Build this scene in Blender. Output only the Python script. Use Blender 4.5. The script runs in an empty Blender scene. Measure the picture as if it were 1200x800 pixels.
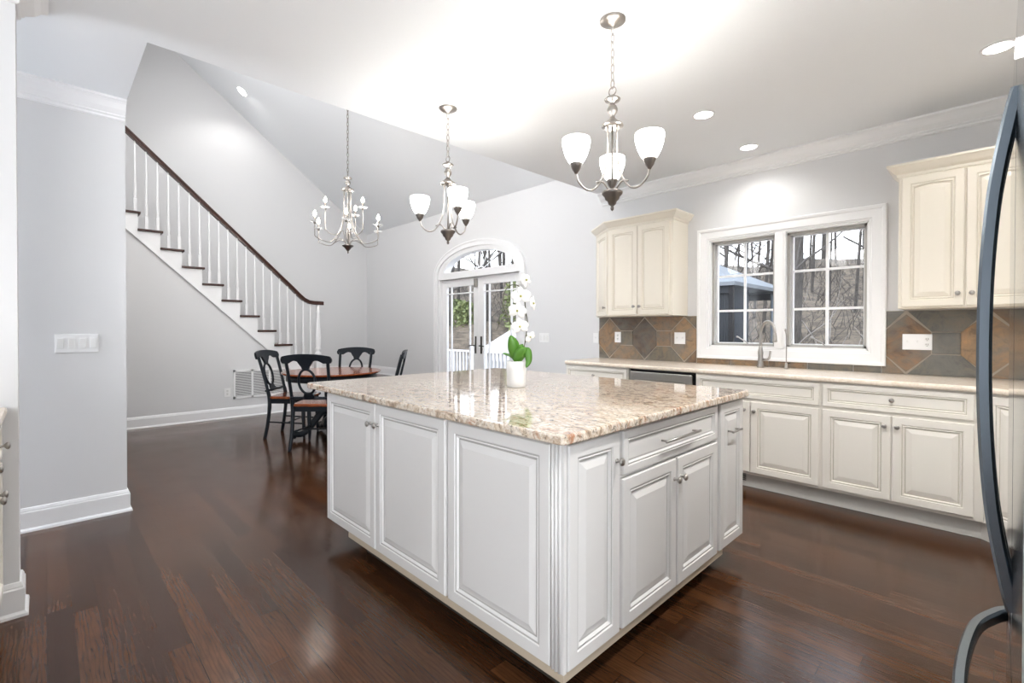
import bpy, bmesh, math, random
from mathutils import Vector, Matrix
random.seed(7)
PI = math.pi
sc = bpy.context.scene
C = sc.collection

# ---------------------------------------------------------------- camera
cam_d = bpy.data.cameras.new('camera'); cam = bpy.data.objects.new('camera', cam_d); C.objects.link(cam)
YAW, PITCH, ROLL, FPX = 0.794785, 0.0084046, 0.00100779, 557.85
_cy, _sy, _cp, _sp = math.cos(YAW), math.sin(YAW), math.cos(PITCH), math.sin(PITCH)
Fw = Vector((-_sy*_cp, _cy*_cp, -_sp)); Rt = Vector((_cy, _sy, 0)); Up = Rt.cross(Fw)
Rt, Up = (math.cos(ROLL)*Rt + math.sin(ROLL)*Up), (-math.sin(ROLL)*Rt + math.cos(ROLL)*Up)
m3 = Matrix((Rt, Up, -Fw)).transposed()
cam.matrix_world = Matrix.Translation((0, 0, 1.26)) @ m3.to_4x4()
cam_d.sensor_width = 36; cam_d.lens = FPX/1200*36
cam_d.shift_y = (389.334-400)/1200
cam_d.clip_start = 0.02; cam_d.clip_end = 300
sc.camera = cam

# ---------------------------------------------------------------- world, lights, exposure
wd = bpy.data.worlds.new('world'); sc.world = wd; wd.use_nodes = True
nt = wd.node_tree; nt.nodes.clear()
wo = nt.nodes.new('ShaderNodeOutputWorld'); wb = nt.nodes.new('ShaderNodeBackground')
tc = nt.nodes.new('ShaderNodeTexCoord'); sx = nt.nodes.new('ShaderNodeSeparateXYZ'); cr = nt.nodes.new('ShaderNodeValToRGB')
nt.links.new(tc.outputs['Generated'], sx.inputs[0]); nt.links.new(sx.outputs['Z'], cr.inputs[0])
cr.color_ramp.elements[0].color = (.86, .88, .92, 1); cr.color_ramp.elements[1].color = (.66, .78, .96, 1)
nt.links.new(cr.outputs[0], wb.inputs[0]); wb.inputs[1].default_value = 3.0
nt.links.new(wb.outputs[0], wo.inputs[0])
sc.view_settings.view_transform = 'Standard'; sc.view_settings.look = 'None'
sc.view_settings.gamma = 1; sc.view_settings.exposure = 0.68; sc.view_settings.use_curve_mapping = False

def area(name, loc, size, power, col, direction):
    l = bpy.data.lights.new(name, 'AREA'); l.shape = 'RECTANGLE'; l.size, l.size_y = size
    l.energy = power; l.color = col
    o = bpy.data.objects.new(name, l); C.objects.link(o); o.location = loc
    o.rotation_euler = Vector(direction).to_track_quat('-Z', 'Z').to_euler()
    return o
# unseen fill lamps added behind and beside the camera; the walls have no windows
area('daylight_rear_window', (-1.45, -3.95, 1.5), (1.1, 2.1), 26, (.93, .965, 1), (.1, 1, .40))  # added fill, tilted up towards the ceiling
area('daylight_side_window', (3.35, -1.7, 1.5), (3.2, 2.1), 250, (.93, .965, 1), (-1, .12, .25))  # broad added fill for the left wall and island
area('daylight_hall_window', (-3.65, -3.95, 1.5), (.9, 1.8), 78, (.86, .92, 1), (0, 1, .1))  # added lamp that brightens the left wall from the hall
area('daylight_high_window', (-6.0, 0.43, 4.4), (2.6, 1.3), 55, (.98, .985, 1), (0, 1, -.35))  # fill lamp added high in the vault; no window is built there
sun = bpy.data.lights.new('sun', 'SUN'); sun.energy = 2.0; sun.angle = math.radians(25); sun.color = (1, .96, .9)
so = bpy.data.objects.new('sun', sun); C.objects.link(so); so.rotation_euler = (math.radians(42), 0, math.radians(-18))

# ---------------------------------------------------------------- materials
def newmat(name):
    m = bpy.data.materials.new(name); m.use_nodes = True
    return m, m.node_tree, m.node_tree.nodes['Principled BSDF']
def plain(name, col, rough=.5, metal=0, spec=None, coat=0, emis=None, estr=0, bump=None):
    m, t, b = newmat(name)
    b.inputs['Base Color'].default_value = (*col, 1); b.inputs['Roughness'].default_value = rough
    b.inputs['Metallic'].default_value = metal
    if spec is not None: b.inputs['Specular IOR Level'].default_value = spec
    if coat: b.inputs['Coat Weight'].default_value = coat; b.inputs['Coat Roughness'].default_value = .08
    if emis: b.inputs['Emission Color'].default_value = (*emis, 1); b.inputs['Emission Strength'].default_value = estr
    if bump:
        n = t.nodes.new('ShaderNodeTexNoise'); n.inputs['Scale'].default_value = bump[0]; n.inputs['Detail'].default_value = 4
        g = t.nodes.new('ShaderNodeTexCoord'); t.links.new(g.outputs['Object'], n.inputs['Vector'])
        bp = t.nodes.new('ShaderNodeBump'); bp.inputs['Strength'].default_value = bump[1]; bp.inputs['Distance'].default_value = .01
        t.links.new(n.outputs[0], bp.inputs['Height']); t.links.new(bp.outputs[0], b.inputs['Normal'])
    return m
def ramp(t, stops):
    r = t.nodes.new('ShaderNodeValToRGB'); e = r.color_ramp.elements
    while len(e) > 1: e.remove(e[-1])
    e[0].position = stops[0][0]; e[0].color = (*stops[0][1], 1)
    for p, c in stops[1:]:
        k = e.new(p); k.color = (*c, 1)
    return r
def noise(t, vec, scale, detail=5, rough=.55, dist=0, stretch=None):
    if stretch:
        mp = t.nodes.new('ShaderNodeMapping'); mp.inputs['Scale'].default_value = stretch
        t.links.new(vec, mp.inputs[0]); vec = mp.outputs[0]
    n = t.nodes.new('ShaderNodeTexNoise'); n.inputs['Scale'].default_value = scale; n.inputs['Detail'].default_value = detail
    n.inputs['Roughness'].default_value = rough; n.inputs['Distortion'].default_value = dist
    t.links.new(vec, n.inputs['Vector']); return n
def mixc(t, fac, a, b, mode='MIX'):
    m = t.nodes.new('ShaderNodeMix'); m.data_type = 'RGBA'; m.blend_type = mode
    for inp, v in ((m.inputs[0], fac), (m.inputs[6], a), (m.inputs[7], b)):
        if hasattr(v, 'links'): t.links.new(v, inp)
        elif isinstance(v, tuple): inp.default_value = (*v, 1)
        else: inp.default_value = v
    return m.outputs[2]

M = {}
M['wall'] = plain('wall_paint', (.72, .72, .725), .9, spec=.2)
M['ceil'] = plain('ceiling_paint', (.85, .87, .89), .8)
M['trim'] = plain('white_trim_paint', (.86, .86, .865), .35)
M['island'] = plain('grey_white_cabinet_paint', (.67, .66, .65), .32)
M['glaze_i'] = plain('grey_glaze_in_grooves', (.44, .43, .415), .4)
M['cream'] = plain('cream_cabinet_paint', (.82, .765, .66), .35)
M['base'] = plain('off_white_cabinet_paint', (.82, .785, .72), .35)
M['glaze_c'] = plain('tan_glaze_in_grooves', (.66, .60, .49), .45)
M['glaze_b'] = plain('taupe_glaze_in_grooves', (.58, .54, .46), .45)
M['ply'] = plain('pale_plywood_edge', (.50, .42, .32), .6, bump=(60, .1))
M['toe'] = plain('toe_kick_paint', (.60, .585, .55), .5)
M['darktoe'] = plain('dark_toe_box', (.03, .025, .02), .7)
M['nickel'] = plain('brushed_nickel', (.42, .40, .375), .32, 1)
M['pewter'] = plain('antique_pewter', (.19, .17, .155), .38, 1)
M['champ'] = plain('satin_nickel_arms', (.36, .335, .31), .36, 1)
M['brass'] = plain('dark_bronze', (.10, .09, .08), .35, .8)
M['plastic'] = plain('white_plastic', (.86, .86, .86), .3)
M['slot'] = plain('dark_slot', (.04, .04, .04), .6)
M['grey_slot'] = plain('grey_louvre_gap', (.12, .12, .12), .7)
M['sash'] = plain('taupe_window_sash', (.42, .405, .375), .5)
M['black'] = plain('black_navy_painted_wood', (.009, .013, .019), .38, spec=.3)
M['blackm'] = plain('black_metal', (.015, .015, .016), .35, .5)
M['ceramic'] = plain('white_ceramic', (.80, .80, .79), .4)
M['leaf'] = plain('orchid_leaf', (.075, .22, .02), .35)
M['leaf'].node_tree.nodes['Principled BSDF'].inputs['Subsurface Weight'].default_value = .0
M['stem'] = plain('orchid_stem', (.10, .10, .06), .5)
M['petal'] = plain('white_petal', (.86, .86, .85), .6)
M['lip'] = plain('yellow_green_lip', (.42, .42, .12), .5)
M['moss'] = plain('potting_moss', (.12, .09, .05), .9, bump=(80, 1))
M['white_rail'] = plain('white_vinyl', (.55, .55, .56), .4)
M['deck'] = plain('grey_deck_boards', (.30, .28, .26), .7)
M['roofwhite'] = plain('pale_roof', (.5, .5, .52), .6)
M['canopy'] = plain('pale_blue_canopy', (.13, .145, .16), .6)
M['curtain'] = plain('dark_blue_grey_curtain', (.022, .026, .032), .8)
M['sheer'] = plain('grey_curtain', (.13, .15, .17), .8)
M['disc'] = plain('glowing_diffuser', (1, 1, 1), .5, emis=(1, .97, .92), estr=9)
M['bulb'] = plain('glowing_bulb', (1, 1, 1), .5, emis=(1, .93, .82), estr=40)
M['stainless_dw'] = plain('stainless_steel', (.47, .455, .43), .22, 1)

def glassmat(name, refl=.12, tint=(1, 1, 1)):
    m, t, b = newmat(name); t.nodes.remove(b)
    o = t.nodes['Material Output']
    tr = t.nodes.new('ShaderNodeBsdfTransparent'); tr.inputs[0].default_value = (*tint, 1)
    gl = t.nodes.new('ShaderNodeBsdfGlossy'); gl.inputs['Roughness'].default_value = .02
    fr = t.nodes.new('ShaderNodeFresnel'); fr.inputs[0].default_value = 1.45
    mx = t.nodes.new('ShaderNodeMixShader')
    ge = t.nodes.new('ShaderNodeNewGeometry'); sb = t.nodes.new('ShaderNodeMath'); sb.operation = 'SUBTRACT'; sb.inputs[0].default_value = 1
    ml = t.nodes.new('ShaderNodeMath'); ml.operation = 'MULTIPLY'; t.links.new(ge.outputs['Backfacing'], sb.inputs[1])
    t.links.new(fr.outputs[0], ml.inputs[0]); t.links.new(sb.outputs[0], ml.inputs[1])
    t.links.new(ml.outputs[0], mx.inputs[0]); t.links.new(tr.outputs[0], mx.inputs[1]); t.links.new(gl.outputs[0], mx.inputs[2])
    t.links.new(mx.outputs[0], o.inputs[0]); return m
M['glass'] = glassmat('window_glass')
M['crystal'] = plain('clear_glass_dish', (.9, .92, .93), .05); M['crystal'].node_tree.nodes['Principled BSDF'].inputs['Alpha'].default_value = .45

# lit opal shade: lamp shade that glows
m, t, b = newmat('opal_glass_shade'); b.inputs['Base Color'].default_value = (.95, .95, .93, 1)
b.inputs['Roughness'].default_value = .25; b.inputs['Emission Color'].default_value = (1, .985, .965, 1); b.inputs['Emission Strength'].default_value = 6.5
M['shade'] = m

# stainless refrigerator
m, t, b = newmat('polished_stainless'); b.inputs['Metallic'].default_value = 1
b.inputs['Base Color'].default_value = (.50, .54, .56, 1); b.inputs['Roughness'].default_value = .09
M['fridge'] = m
M['fridge_handle'] = plain('satin_stainless_handle', (.17, .20, .23), .26, 1)
M['fridge_side'] = plain('grey_appliance_side', (.25, .26, .27), .45)

# hardwood floor, boards along X
m, t, b = newmat('dark_hardwood_floor')
g = t.nodes.new('ShaderNodeTexCoord'); vec = g.outputs['Object']
bk = t.nodes.new('ShaderNodeTexBrick'); t.links.new(vec, bk.inputs['Vector'])
bk.inputs['Scale'].default_value = 1; bk.inputs['Brick Width'].default_value = .95; bk.inputs['Row Height'].default_value = .083
bk.inputs['Mortar Size'].default_value = .0012; bk.inputs['Mortar Smooth'].default_value = .3
bk.inputs['Color1'].default_value = (0, 0, 0, 1); bk.inputs['Color2'].default_value = (1, 1, 1, 1); bk.inputs['Mortar'].default_value = (.45, .45, .45, 1)
bk.offset = .37; bk.offset_frequency = 2; bk.squash = 1.3; bk.squash_frequency = 3; bk.inputs['Bias'].default_value = -.1
r1 = ramp(t, [(0, (.044, .0175, .0075)), (.35, (.060, .0245, .0095)), (.65, (.073, .030, .012)), (1, (.090, .038, .015))])
t.links.new(bk.outputs['Color'], r1.inputs[0])
n1 = noise(t, vec, 9, 8, .65, 1.2, (.55, 5, 1)); r2 = ramp(t, [(.30, (.62, .58, .56)), (.5, (1, 1, 1)), (.7, (1.25, 1.22, 1.2))])
t.links.new(n1.outputs[0], r2.inputs[0])
wv = t.nodes.new('ShaderNodeTexWave'); wv.wave_type = 'BANDS'; wv.bands_direction = 'Y'
mp = t.nodes.new('ShaderNodeMapping'); mp.inputs['Scale'].default_value = (.45, 3.2, 1); t.links.new(vec, mp.inputs[0]); t.links.new(mp.outputs[0], wv.inputs[0])
wv.inputs['Scale'].default_value = 7; wv.inputs['Distortion'].default_value = 9; wv.inputs['Detail'].default_value = 3; wv.inputs['Detail Scale'].default_value = 1.2
r3 = ramp(t, [(0, (.45, .42, .40)), (.3, (.95, .95, .95)), (1, (1.15, 1.12, 1.1))]); t.links.new(wv.outputs['Fac'], r3.inputs[0])
c1 = mixc(t, 1.0, r1.outputs[0], r2.outputs[0], 'MULTIPLY'); c2 = mixc(t, .4, c1, r3.outputs[0], 'MULTIPLY')
n2 = noise(t, vec, .9, 3, .5); r4 = ramp(t, [(.3, (.75, .8, .85)), (.7, (1.25, 1.15, 1.1))]); t.links.new(n2.outputs[0], r4.inputs[0])
c3 = mixc(t, 1.0, c2, r4.outputs[0], 'MULTIPLY')
mort = mixc(t, bk.outputs['Fac'], c3, (.008, .005, .004))
t.links.new(mort, b.inputs['Base Color'])
b.inputs['Roughness'].default_value = .2; b.inputs['Specular IOR Level'].default_value = .38
nr = noise(t, vec, 3.5, 6, .6); rr = ramp(t, [(.3, (.11, .11, .11)), (.7, (.22, .22, .22))]); t.links.new(nr.outputs[0], rr.inputs[0]); t.links.new(rr.outputs[0], b.inputs['Roughness'])
bp = t.nodes.new('ShaderNodeBump'); bp.inputs['Strength'].default_value = .09; bp.inputs['Distance'].default_value = .004
mh = t.nodes.new('ShaderNodeMath'); mh.operation = 'ADD'; t.links.new(n1.outputs[0], mh.inputs[0])
n3 = noise(t, vec, 5, 2, .5, 0, (.5, 2.5, 1)); t.links.new(n3.outputs[0], mh.inputs[1])
t.links.new(mh.outputs[0], bp.inputs['Height']); t.links.new(bp.outputs[0], b.inputs['Normal'])
M['floor'] = m

# granite
m, t, b = newmat('beige_rust_granite')
g = t.nodes.new('ShaderNodeTexCoord'); vec = g.outputs['Object']
a1 = noise(t, vec, 5, 10, .68, 2.2, (1, 1.9, 1))
ra = ramp(t, [(.28, (.13, .10, .085)), (.38, (.40, .30, .22)), (.45, (.66, .55, .43)), (.52, (.76, .70, .62)), (.58, (.50, .38, .28)), (.64, (.79, .74, .67)), (.74, (.36, .31, .27))])
t.links.new(a1.outputs[0], ra.inputs[0])
a2 = noise(t, vec, 55, 6, .7, .4); rb = ramp(t, [(.36, (.10, .09, .085)), (.43, (.75, .72, .68)), (.55, (1, 1, 1)), (.72, (1.12, 1.1, 1.06))]); t.links.new(a2.outputs[0], rb.inputs[0])
c1 = mixc(t, .85, ra.outputs[0], rb.outputs[0], 'MULTIPLY')
a3 = noise(t, vec, 3.1, 8, .7, 3.0, (1, 2.2, 1)); rc = ramp(t, [(.52, (0, 0, 0)), (.60, (1, 1, 1))]); t.links.new(a3.outputs[0], rc.inputs[0])
a4 = noise(t, vec, 30, 5, .7); rd = ramp(t, [(.40, (0, 0, 0)), (.60, (.85, .85, .85))]); t.links.new(a4.outputs[0], rd.inputs[0])
mm = t.nodes.new('ShaderNodeMath'); mm.operation = 'MULTIPLY'; t.links.new(rc.outputs[0], mm.inputs[0]); t.links.new(rd.outputs[0], mm.inputs[1])
c2 = mixc(t, mm.outputs[0], c1, (.36, .13, .05))
t.links.new(c2, b.inputs['Base Color']); b.inputs['Roughness'].default_value = .07; b.inputs['Specular IOR Level'].default_value = .75
b.inputs['Coat Weight'].default_value = .35; b.inputs['Coat Roughness'].default_value = .03
M['granite'] = m

# beige solid counter
m, t, b = newmat('beige_counter')
g = t.nodes.new('ShaderNodeTexCoord'); a1 = noise(t, g.outputs['Object'], 40, 6, .7)
ra = ramp(t, [(.35, (.74, .62, .50)), (.5, (.81, .71, .60)), (.65, (.85, .77, .67))]); t.links.new(a1.outputs[0], ra.inputs[0])
t.links.new(ra.outputs[0], b.inputs['Base Color']); b.inputs['Roughness'].default_value = .22
M['counter'] = m

# slate tiles: per-tile colour from a stored attribute, broken up by noise
m, t, b = newmat('slate_tile')
at = t.nodes.new('ShaderNodeAttribute'); at.attribute_name = 'tile'
g = t.nodes.new('ShaderNodeTexCoord'); a1 = noise(t, g.outputs['Object'], 9, 8, .7, 1.5)
ra = ramp(t, [(.3, (.45, .46, .48)), (.48, (1, 1, 1)), (.68, (1.5, 1.3, 1.08))]); t.links.new(a1.outputs[0], ra.inputs[0])
c1 = mixc(t, 1, at.outputs['Color'], ra.outputs[0], 'MULTIPLY')
a2 = noise(t, g.outputs['Object'], 3.5, 4, .6, 1); rb = ramp(t, [(.42, (0, 0, 0)), (.62, (.7, .7, .7))]); t.links.new(a2.outputs[0], rb.inputs[0])
c2 = mixc(t, rb.outputs[0], c1, (.17, .165, .15))
t.links.new(c2, b.inputs['Base Color']); b.inputs['Roughness'].default_value = .42
bp = t.nodes.new('ShaderNodeBump'); bp.inputs['Strength'].default_value = .5; bp.inputs['Distance'].default_value = .006
t.links.new(a1.outputs[0], bp.inputs['Height']); t.links.new(bp.outputs[0], b.inputs['Normal'])
M['slate'] = m
M['grout'] = plain('sandy_grout', (.42, .37, .30), .8)

# woods
def wood(name, dark, light, rough=.28, stretch=(1, 8, 1)):
    m, t, b = newmat(name); g = t.nodes.new('ShaderNodeTexCoord')
    n = noise(t, g.outputs['Object'], 6, 6, .6, 1, stretch); r = ramp(t, [(.3, dark), (.7, light)])
    t.links.new(n.outputs[0], r.inputs[0]); t.links.new(r.outputs[0], b.inputs['Base Color'])
    b.inputs['Roughness'].default_value = rough; b.inputs['Coat Weight'].default_value = .3; b.inputs['Coat Roughness'].default_value = .1
    return m
M['cherry'] = wood('orange_brown_wood', (.22, .055, .018), (.40, .11, .035), .16)
M['walnut'] = wood('dark_brown_rail_wood', (.030, .010, .007), (.060, .022, .014))

# outdoor
m, t, b = newmat('leaf_litter_ground'); g = t.nodes.new('ShaderNodeTexCoord')
n = noise(t, g.outputs['Object'], 2.2, 10, .75); r = ramp(t, [(.3, (.022, .020, .013)), (.45, (.068, .052, .036)), (.6, (.15, .118, .085)), (.72, (.05, .055, .028))])
t.links.new(n.outputs[0], r.inputs[0]); t.links.new(r.outputs[0], b.inputs['Base Color']); b.inputs['Roughness'].default_value = .95
M['litter'] = m
m, t, b = newmat('grey_brown_bark'); g = t.nodes.new('ShaderNodeTexCoord')
n = noise(t, g.outputs['Object'], 6, 8, .7, .5, (3, 3, .6)); r = ramp(t, [(.3, (.025, .022, .020)), (.7, (.10, .09, .08))])
t.links.new(n.outputs[0], r.inputs[0]); t.links.new(r.outputs[0], b.inputs['Base Color']); b.inputs['Roughness'].default_value = .9
M['bark'] = m
M['palebark'] = plain('pale_grey_bark', (.26, .24, .22), .9)
m, t, b = newmat('shrub_leaves'); g = t.nodes.new('ShaderNodeTexCoord')
n = noise(t, g.outputs['Object'], 5, 4, .7); r = ramp(t, [(.3, (.05, .075, .028)), (.55, (.18, .215, .08)), (.8, (.38, .38, .16))])
t.links.new(n.outputs[0], r.inputs[0]); t.links.new(r.outputs[0], b.inputs['Base Color']); b.inputs['Roughness'].default_value = .7
M['shrub'] = m

# ---------------------------------------------------------------- mesh helpers
def bx(bm, a, b, mi=0):
    x0, y0, z0 = a; x1, y1, z1 = b
    v = [bm.verts.new(p) for p in ((x0,y0,z0),(x1,y0,z0),(x1,y1,z0),(x0,y1,z0),(x0,y0,z1),(x1,y0,z1),(x1,y1,z1),(x0,y1,z1))]
    for q in ((3,2,1,0),(4,5,6,7),(0,1,5,4),(1,2,6,5),(2,3,7,6),(3,0,4,7)):
        f = bm.faces.new([v[i] for i in q]); f.material_index = mi
    return v
def prism(bm, pts, off, mi=0):
    """extrude the closed 3-D polygon pts by the vector off"""
    off = Vector(off); A = [bm.verts.new(p) for p in pts]; B = [bm.verts.new(Vector(p)+off) for p in pts]
    n = len(A); fs = [bm.faces.new(A[::-1]), bm.faces.new(B)]
    for i in range(n): fs.append(bm.faces.new((A[i], A[(i+1) % n], B[(i+1) % n], B[i])))
    for f in fs: f.material_index = mi
def tube(bm, pts, rad, seg=8, cap=True, closed=False, flat=1.0):
    pts = [Vector(p) for p in pts]; n = len(pts)
    if not hasattr(rad, '__len__'): rad = [rad]*n
    rings = []; ref = None
    for i, p in enumerate(pts):
        if closed: d = pts[(i+1) % n]-pts[i-1]
        else: d = pts[min(i+1, n-1)]-pts[max(i-1, 0)]
        d.normalize()
        if ref is None: ref = Vector((0, 0, 1)) if abs(d.z) < .9 else Vector((1, 0, 0))
        u = (ref-d*ref.dot(d)); u.normalize(); w = d.cross(u); ref = u
        rings.append([bm.verts.new(p+(u*math.cos(2*PI*k/seg)+w*math.sin(2*PI*k/seg)*flat)*rad[i]) for k in range(seg)])
    for i in range(n if closed else n-1):
        a, b = rings[i], rings[(i+1) % n]
        for k in range(seg): bm.faces.new((a[k], a[(k+1) % seg], b[(k+1) % seg], b[k])).smooth = True
    if cap and not closed:
        bm.faces.new(rings[0][::-1]); bm.faces.new(rings[-1])
def lathe(bm, prof, c=(0, 0, 0), seg=24, axis='Z', capb=True, capt=True):
    c = Vector(c); rings = []
    for r, h in prof:
        ring = []
        for k in range(seg):
            a = 2*PI*k/seg; x, y = r*math.cos(a), r*math.sin(a)
            p = (x, y, h) if axis == 'Z' else ((x, h, y) if axis == 'Y' else (h, x, y))
            ring.append(bm.verts.new(c+Vector(p)))
        rings.append(ring)
    for a, b in zip(rings, rings[1:]):
        for k in range(seg): bm.faces.new((a[k], a[(k+1) % seg], b[(k+1) % seg], b[k])).smooth = True
    if capb and prof[0][0] > 1e-5: bm.faces.new(rings[0][::-1])
    if capt and prof[-1][0] > 1e-5: bm.faces.new(rings[-1])
def ball(bm, c, r, s=(1, 1, 1), seg=14):
    lathe(bm, [(max(1e-4, r*math.sin(PI*i/8)), -r*math.cos(PI*i/8)) for i in range(9)], (0, 0, 0), seg)
def bez(P, n=12):
    """Catmull-Rom through P"""
    P = [Vector(p) for p in P]; Q = [2*P[0]-P[1]]+P+[2*P[-1]-P[-2]]; out = []
    for i in range(1, len(Q)-2):
        for k in range(n):
            t = k/n; a, b, c, d = Q[i-1:i+3]
            out.append(.5*((2*b)+(c-a)*t+(2*a-5*b+4*c-d)*t*t+(3*b-a-3*c+d)*t**3))
    out.append(P[-1]); return out
def sweep(bm, path, prof, closed_prof=True, cap=True, side=None, mi=0):
    """sweep a profile [(out, up)] along a horizontal mitred path; 'out' is to the right of travel"""
    path = [Vector(p) for p in path]; n = len(path); rings = []
    for i, p in enumerate(path):
        ds = []
        if i > 0: ds.append((path[i]-path[i-1]).normalized())
        if i < n-1: ds.append((path[i+1]-path[i]).normalized())
        ns = [Vector((d.y, -d.x, 0)) for d in ds]
        nn = ns[0] if len(ns) == 1 else (ns[0]+ns[1])/(1+ns[0].dot(ns[1]))
        rings.append([bm.verts.new(p+nn*o+Vector((0, 0, u))) for o, u in prof])
    k = len(prof)
    for a, b in zip(rings, rings[1:]):
        for j in range(k if closed_prof else k-1):
            f = bm.faces.new((a[j], a[(j+1) % k], b[(j+1) % k], b[j])); f.material_index = mi
    if cap: bm.faces.new(rings[0]); bm.faces.new(rings[-1][::-1])
def obj(name, bm, mat, parent=None, world=False, bevel=0, fix=True):
    if world and parent is not None: bm.transform(Matrix.Translation(-parent.location))
    if fix: bmesh.ops.recalc_face_normals(bm, faces=bm.faces)
    me = bpy.data.meshes.new(name); bm.to_mesh(me); bm.free()
    for mm_ in (mat if isinstance(mat, (list, tuple)) else [mat]): me.materials.append(mm_)
    o = bpy.data.objects.new(name, me); C.objects.link(o)
    if parent is not None: o.parent = parent
    if bevel:
        md = o.modifiers.new('bevel', 'BEVEL'); md.width = bevel; md.segments = 2; md.limit_method = 'ANGLE'; md.angle_limit = .6
    return o
def thing(name, label, cat, loc=(0, 0, 0), rotz=0, group=None):
    o = bpy.data.objects.new(name, None); C.objects.link(o); o.empty_display_size = .1
    o.location = loc; o.rotation_euler = (0, 0, rotz); o['label'] = label; o['category'] = cat
    if group: o['group'] = group
    return o
def tag(o, label, cat, group=None, kind=None):
    o['label'] = label; o['category'] = cat
    if group: o['group'] = group
    if kind: o['kind'] = kind
    return o
def struct(name, bm, m, parent=None, bevel=0):
    o = obj(name, bm, m, parent, world=parent is not None, bevel=bevel)
    if parent is None: o['kind'] = 'structure'
    return o
def sempty(name, loc=(0, 0, 0)):
    o = bpy.data.objects.new(name, None); C.objects.link(o); o.location = loc; o['kind'] = 'structure'; return o
def dup(root, loc, rotz=0, label=None, group=None):
    r = root.copy(); C.objects.link(r); r.location = loc; r.rotation_euler = (0, 0, rotz)
    if label: r['label'] = label
    if group: r['group'] = group
    for ch in list(root.children):
        c = ch.copy(); C.objects.link(c); c.parent = r
        for g_ in list(ch.children):
            d = g_.copy(); C.objects.link(d); d.parent = c
    return r
NB = bmesh.new

# ---------------------------------------------------------------- room shell
CZ = 2.79            # flat ceiling height
YB = 4.60            # sink wall / French door wall plane
XS = -8.83           # wall behind the stairs
VS = .75             # vault slope
def vz(y): return 3.12+VS*(YB-y)
b_ = NB(); bx(b_, (-9.2, -4.2, -.12), (3.6, 4.78, 0)); struct('floor', b_, M['floor'])
# flat kitchen ceiling with its opening to the vaulted dining space
b_ = NB(); bx(b_, (-3.2, -4.2, CZ), (3.6, 4.78, CZ+.25)); bx(b_, (-9.2, -4.2, CZ), (-3.2, .4, CZ+.25)); struct('ceiling', b_, M['ceil'])
b_ = NB()
prism(b_, [(-9.0, 4.78, vz(4.78)), (-9.0, .2, vz(.2)), (-9.0, .2, vz(.2)+.2), (-9.0, 4.78, vz(4.78)+.2)], (6.0, 0, 0)); struct('ceiling.001', b_, M['ceil'])
# header wall above the flat ceiling edge (kitchen side of the vault) and wall above the hall
b_ = NB(); prism(b_, [(-3.2, .3, CZ+.25), (-3.2, 4.7, CZ+.25), (-3.2, 4.7, vz(4.7)), (-3.2, .3, vz(.3))], (.12, 0, 0)); struct('wall_header', b_, M['wall'])
b_ = NB(); bx(b_, (-9.0, .25, CZ+.25), (-3.08, .4, vz(.3)+.05)); bx(b_, (-9.0, .25, 0), (-4.36, .4, CZ)); struct('wall_hall', b_, M['wall'])
b_ = NB(); bx(b_, (-4.35, -4.2, 0), (-4.2, .4, CZ)); struct('wall_left', b_, M['wall'])
b_ = NB(); prism(b_, [(XS, .25, 0), (XS, 4.75, 0), (XS, 4.75, vz(4.75)), (XS, .25, vz(.25))], (-.15, 0, 0)); struct('wall_stair', b_, M['wall'])
# sink wall with window and French door openings
WX0, WX1, WZ0, WZ1 = -1.955, -.705, 1.085, 2.105
DX0, DX1, DZ1 = -6.40, -4.52, 2.05
ARX0, ARX1, ARZ0, ARH = -6.30, -4.60, 2.13, .335   # arched transom glass opening
b_ = NB()
T = .16
def wslab(x0, x1, z0, z1): bx(b_, (x0, YB, z0), (x1, YB+T, z1))
wslab(WX1, 3.6, 0, CZ+.2); wslab(WX0, WX1, 0, WZ0); wslab(WX0, WX1, WZ1, CZ+.2)
wslab(-3.2, WX0, 0, CZ+.2); wslab(DX1, -3.2, 0, 3.125); wslab(-9.0, DX0, 0, 3.125)
wslab(DX0, DX1, DZ1, ARZ0)
# ring around the arch
def arch_pt(k, n, x0=ARX0, x1=ARX1, z0=ARZ0, h=ARH):
    a = PI-PI*k/n; return ((x0+x1)/2+(x1-x0)/2*math.cos(a), z0+h*math.sin(a))
N = 28
ap = [arch_pt(k, N) for k in range(N+1)]
wslab(DX0, ARX0, ARZ0, 3.125); wslab(ARX1, DX1, ARZ0, 3.125)
for (xa, za), (xb, zb) in zip(ap, ap[1:]):
    prism(b_, [(xa, YB, za), (xb, YB, zb), (xb, YB, 3.125), (xa, YB, 3.125)], (0, T, 0))
struct('wall_back', b_, M['wall'])
# walls behind and right of the camera
b_ = NB(); bx(b_, (-9.0, -4.2, 0), (3.6, -4.05, CZ)); struct('wall_rear', b_, M['wall'])
b_ = NB(); bx(b_, (3.45, -4.05, 0), (3.6, 4.6, CZ)); struct('wall_right', b_, M['wall'])
# wall stub left of the camera that carries the left cabinets
b_ = NB(); bx(b_, (-3.14, -4.05, 0), (-3.0, -.085, CZ)); struct('wall_partition', b_, M['wall'])
# stub wall behind fridge / beside corner cabinets
b_ = NB(); bx(b_, (.85, .4, 0), (1.0, 4.6, CZ)); struct('wall_kitchen_side', b_, M['wall'])

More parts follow.
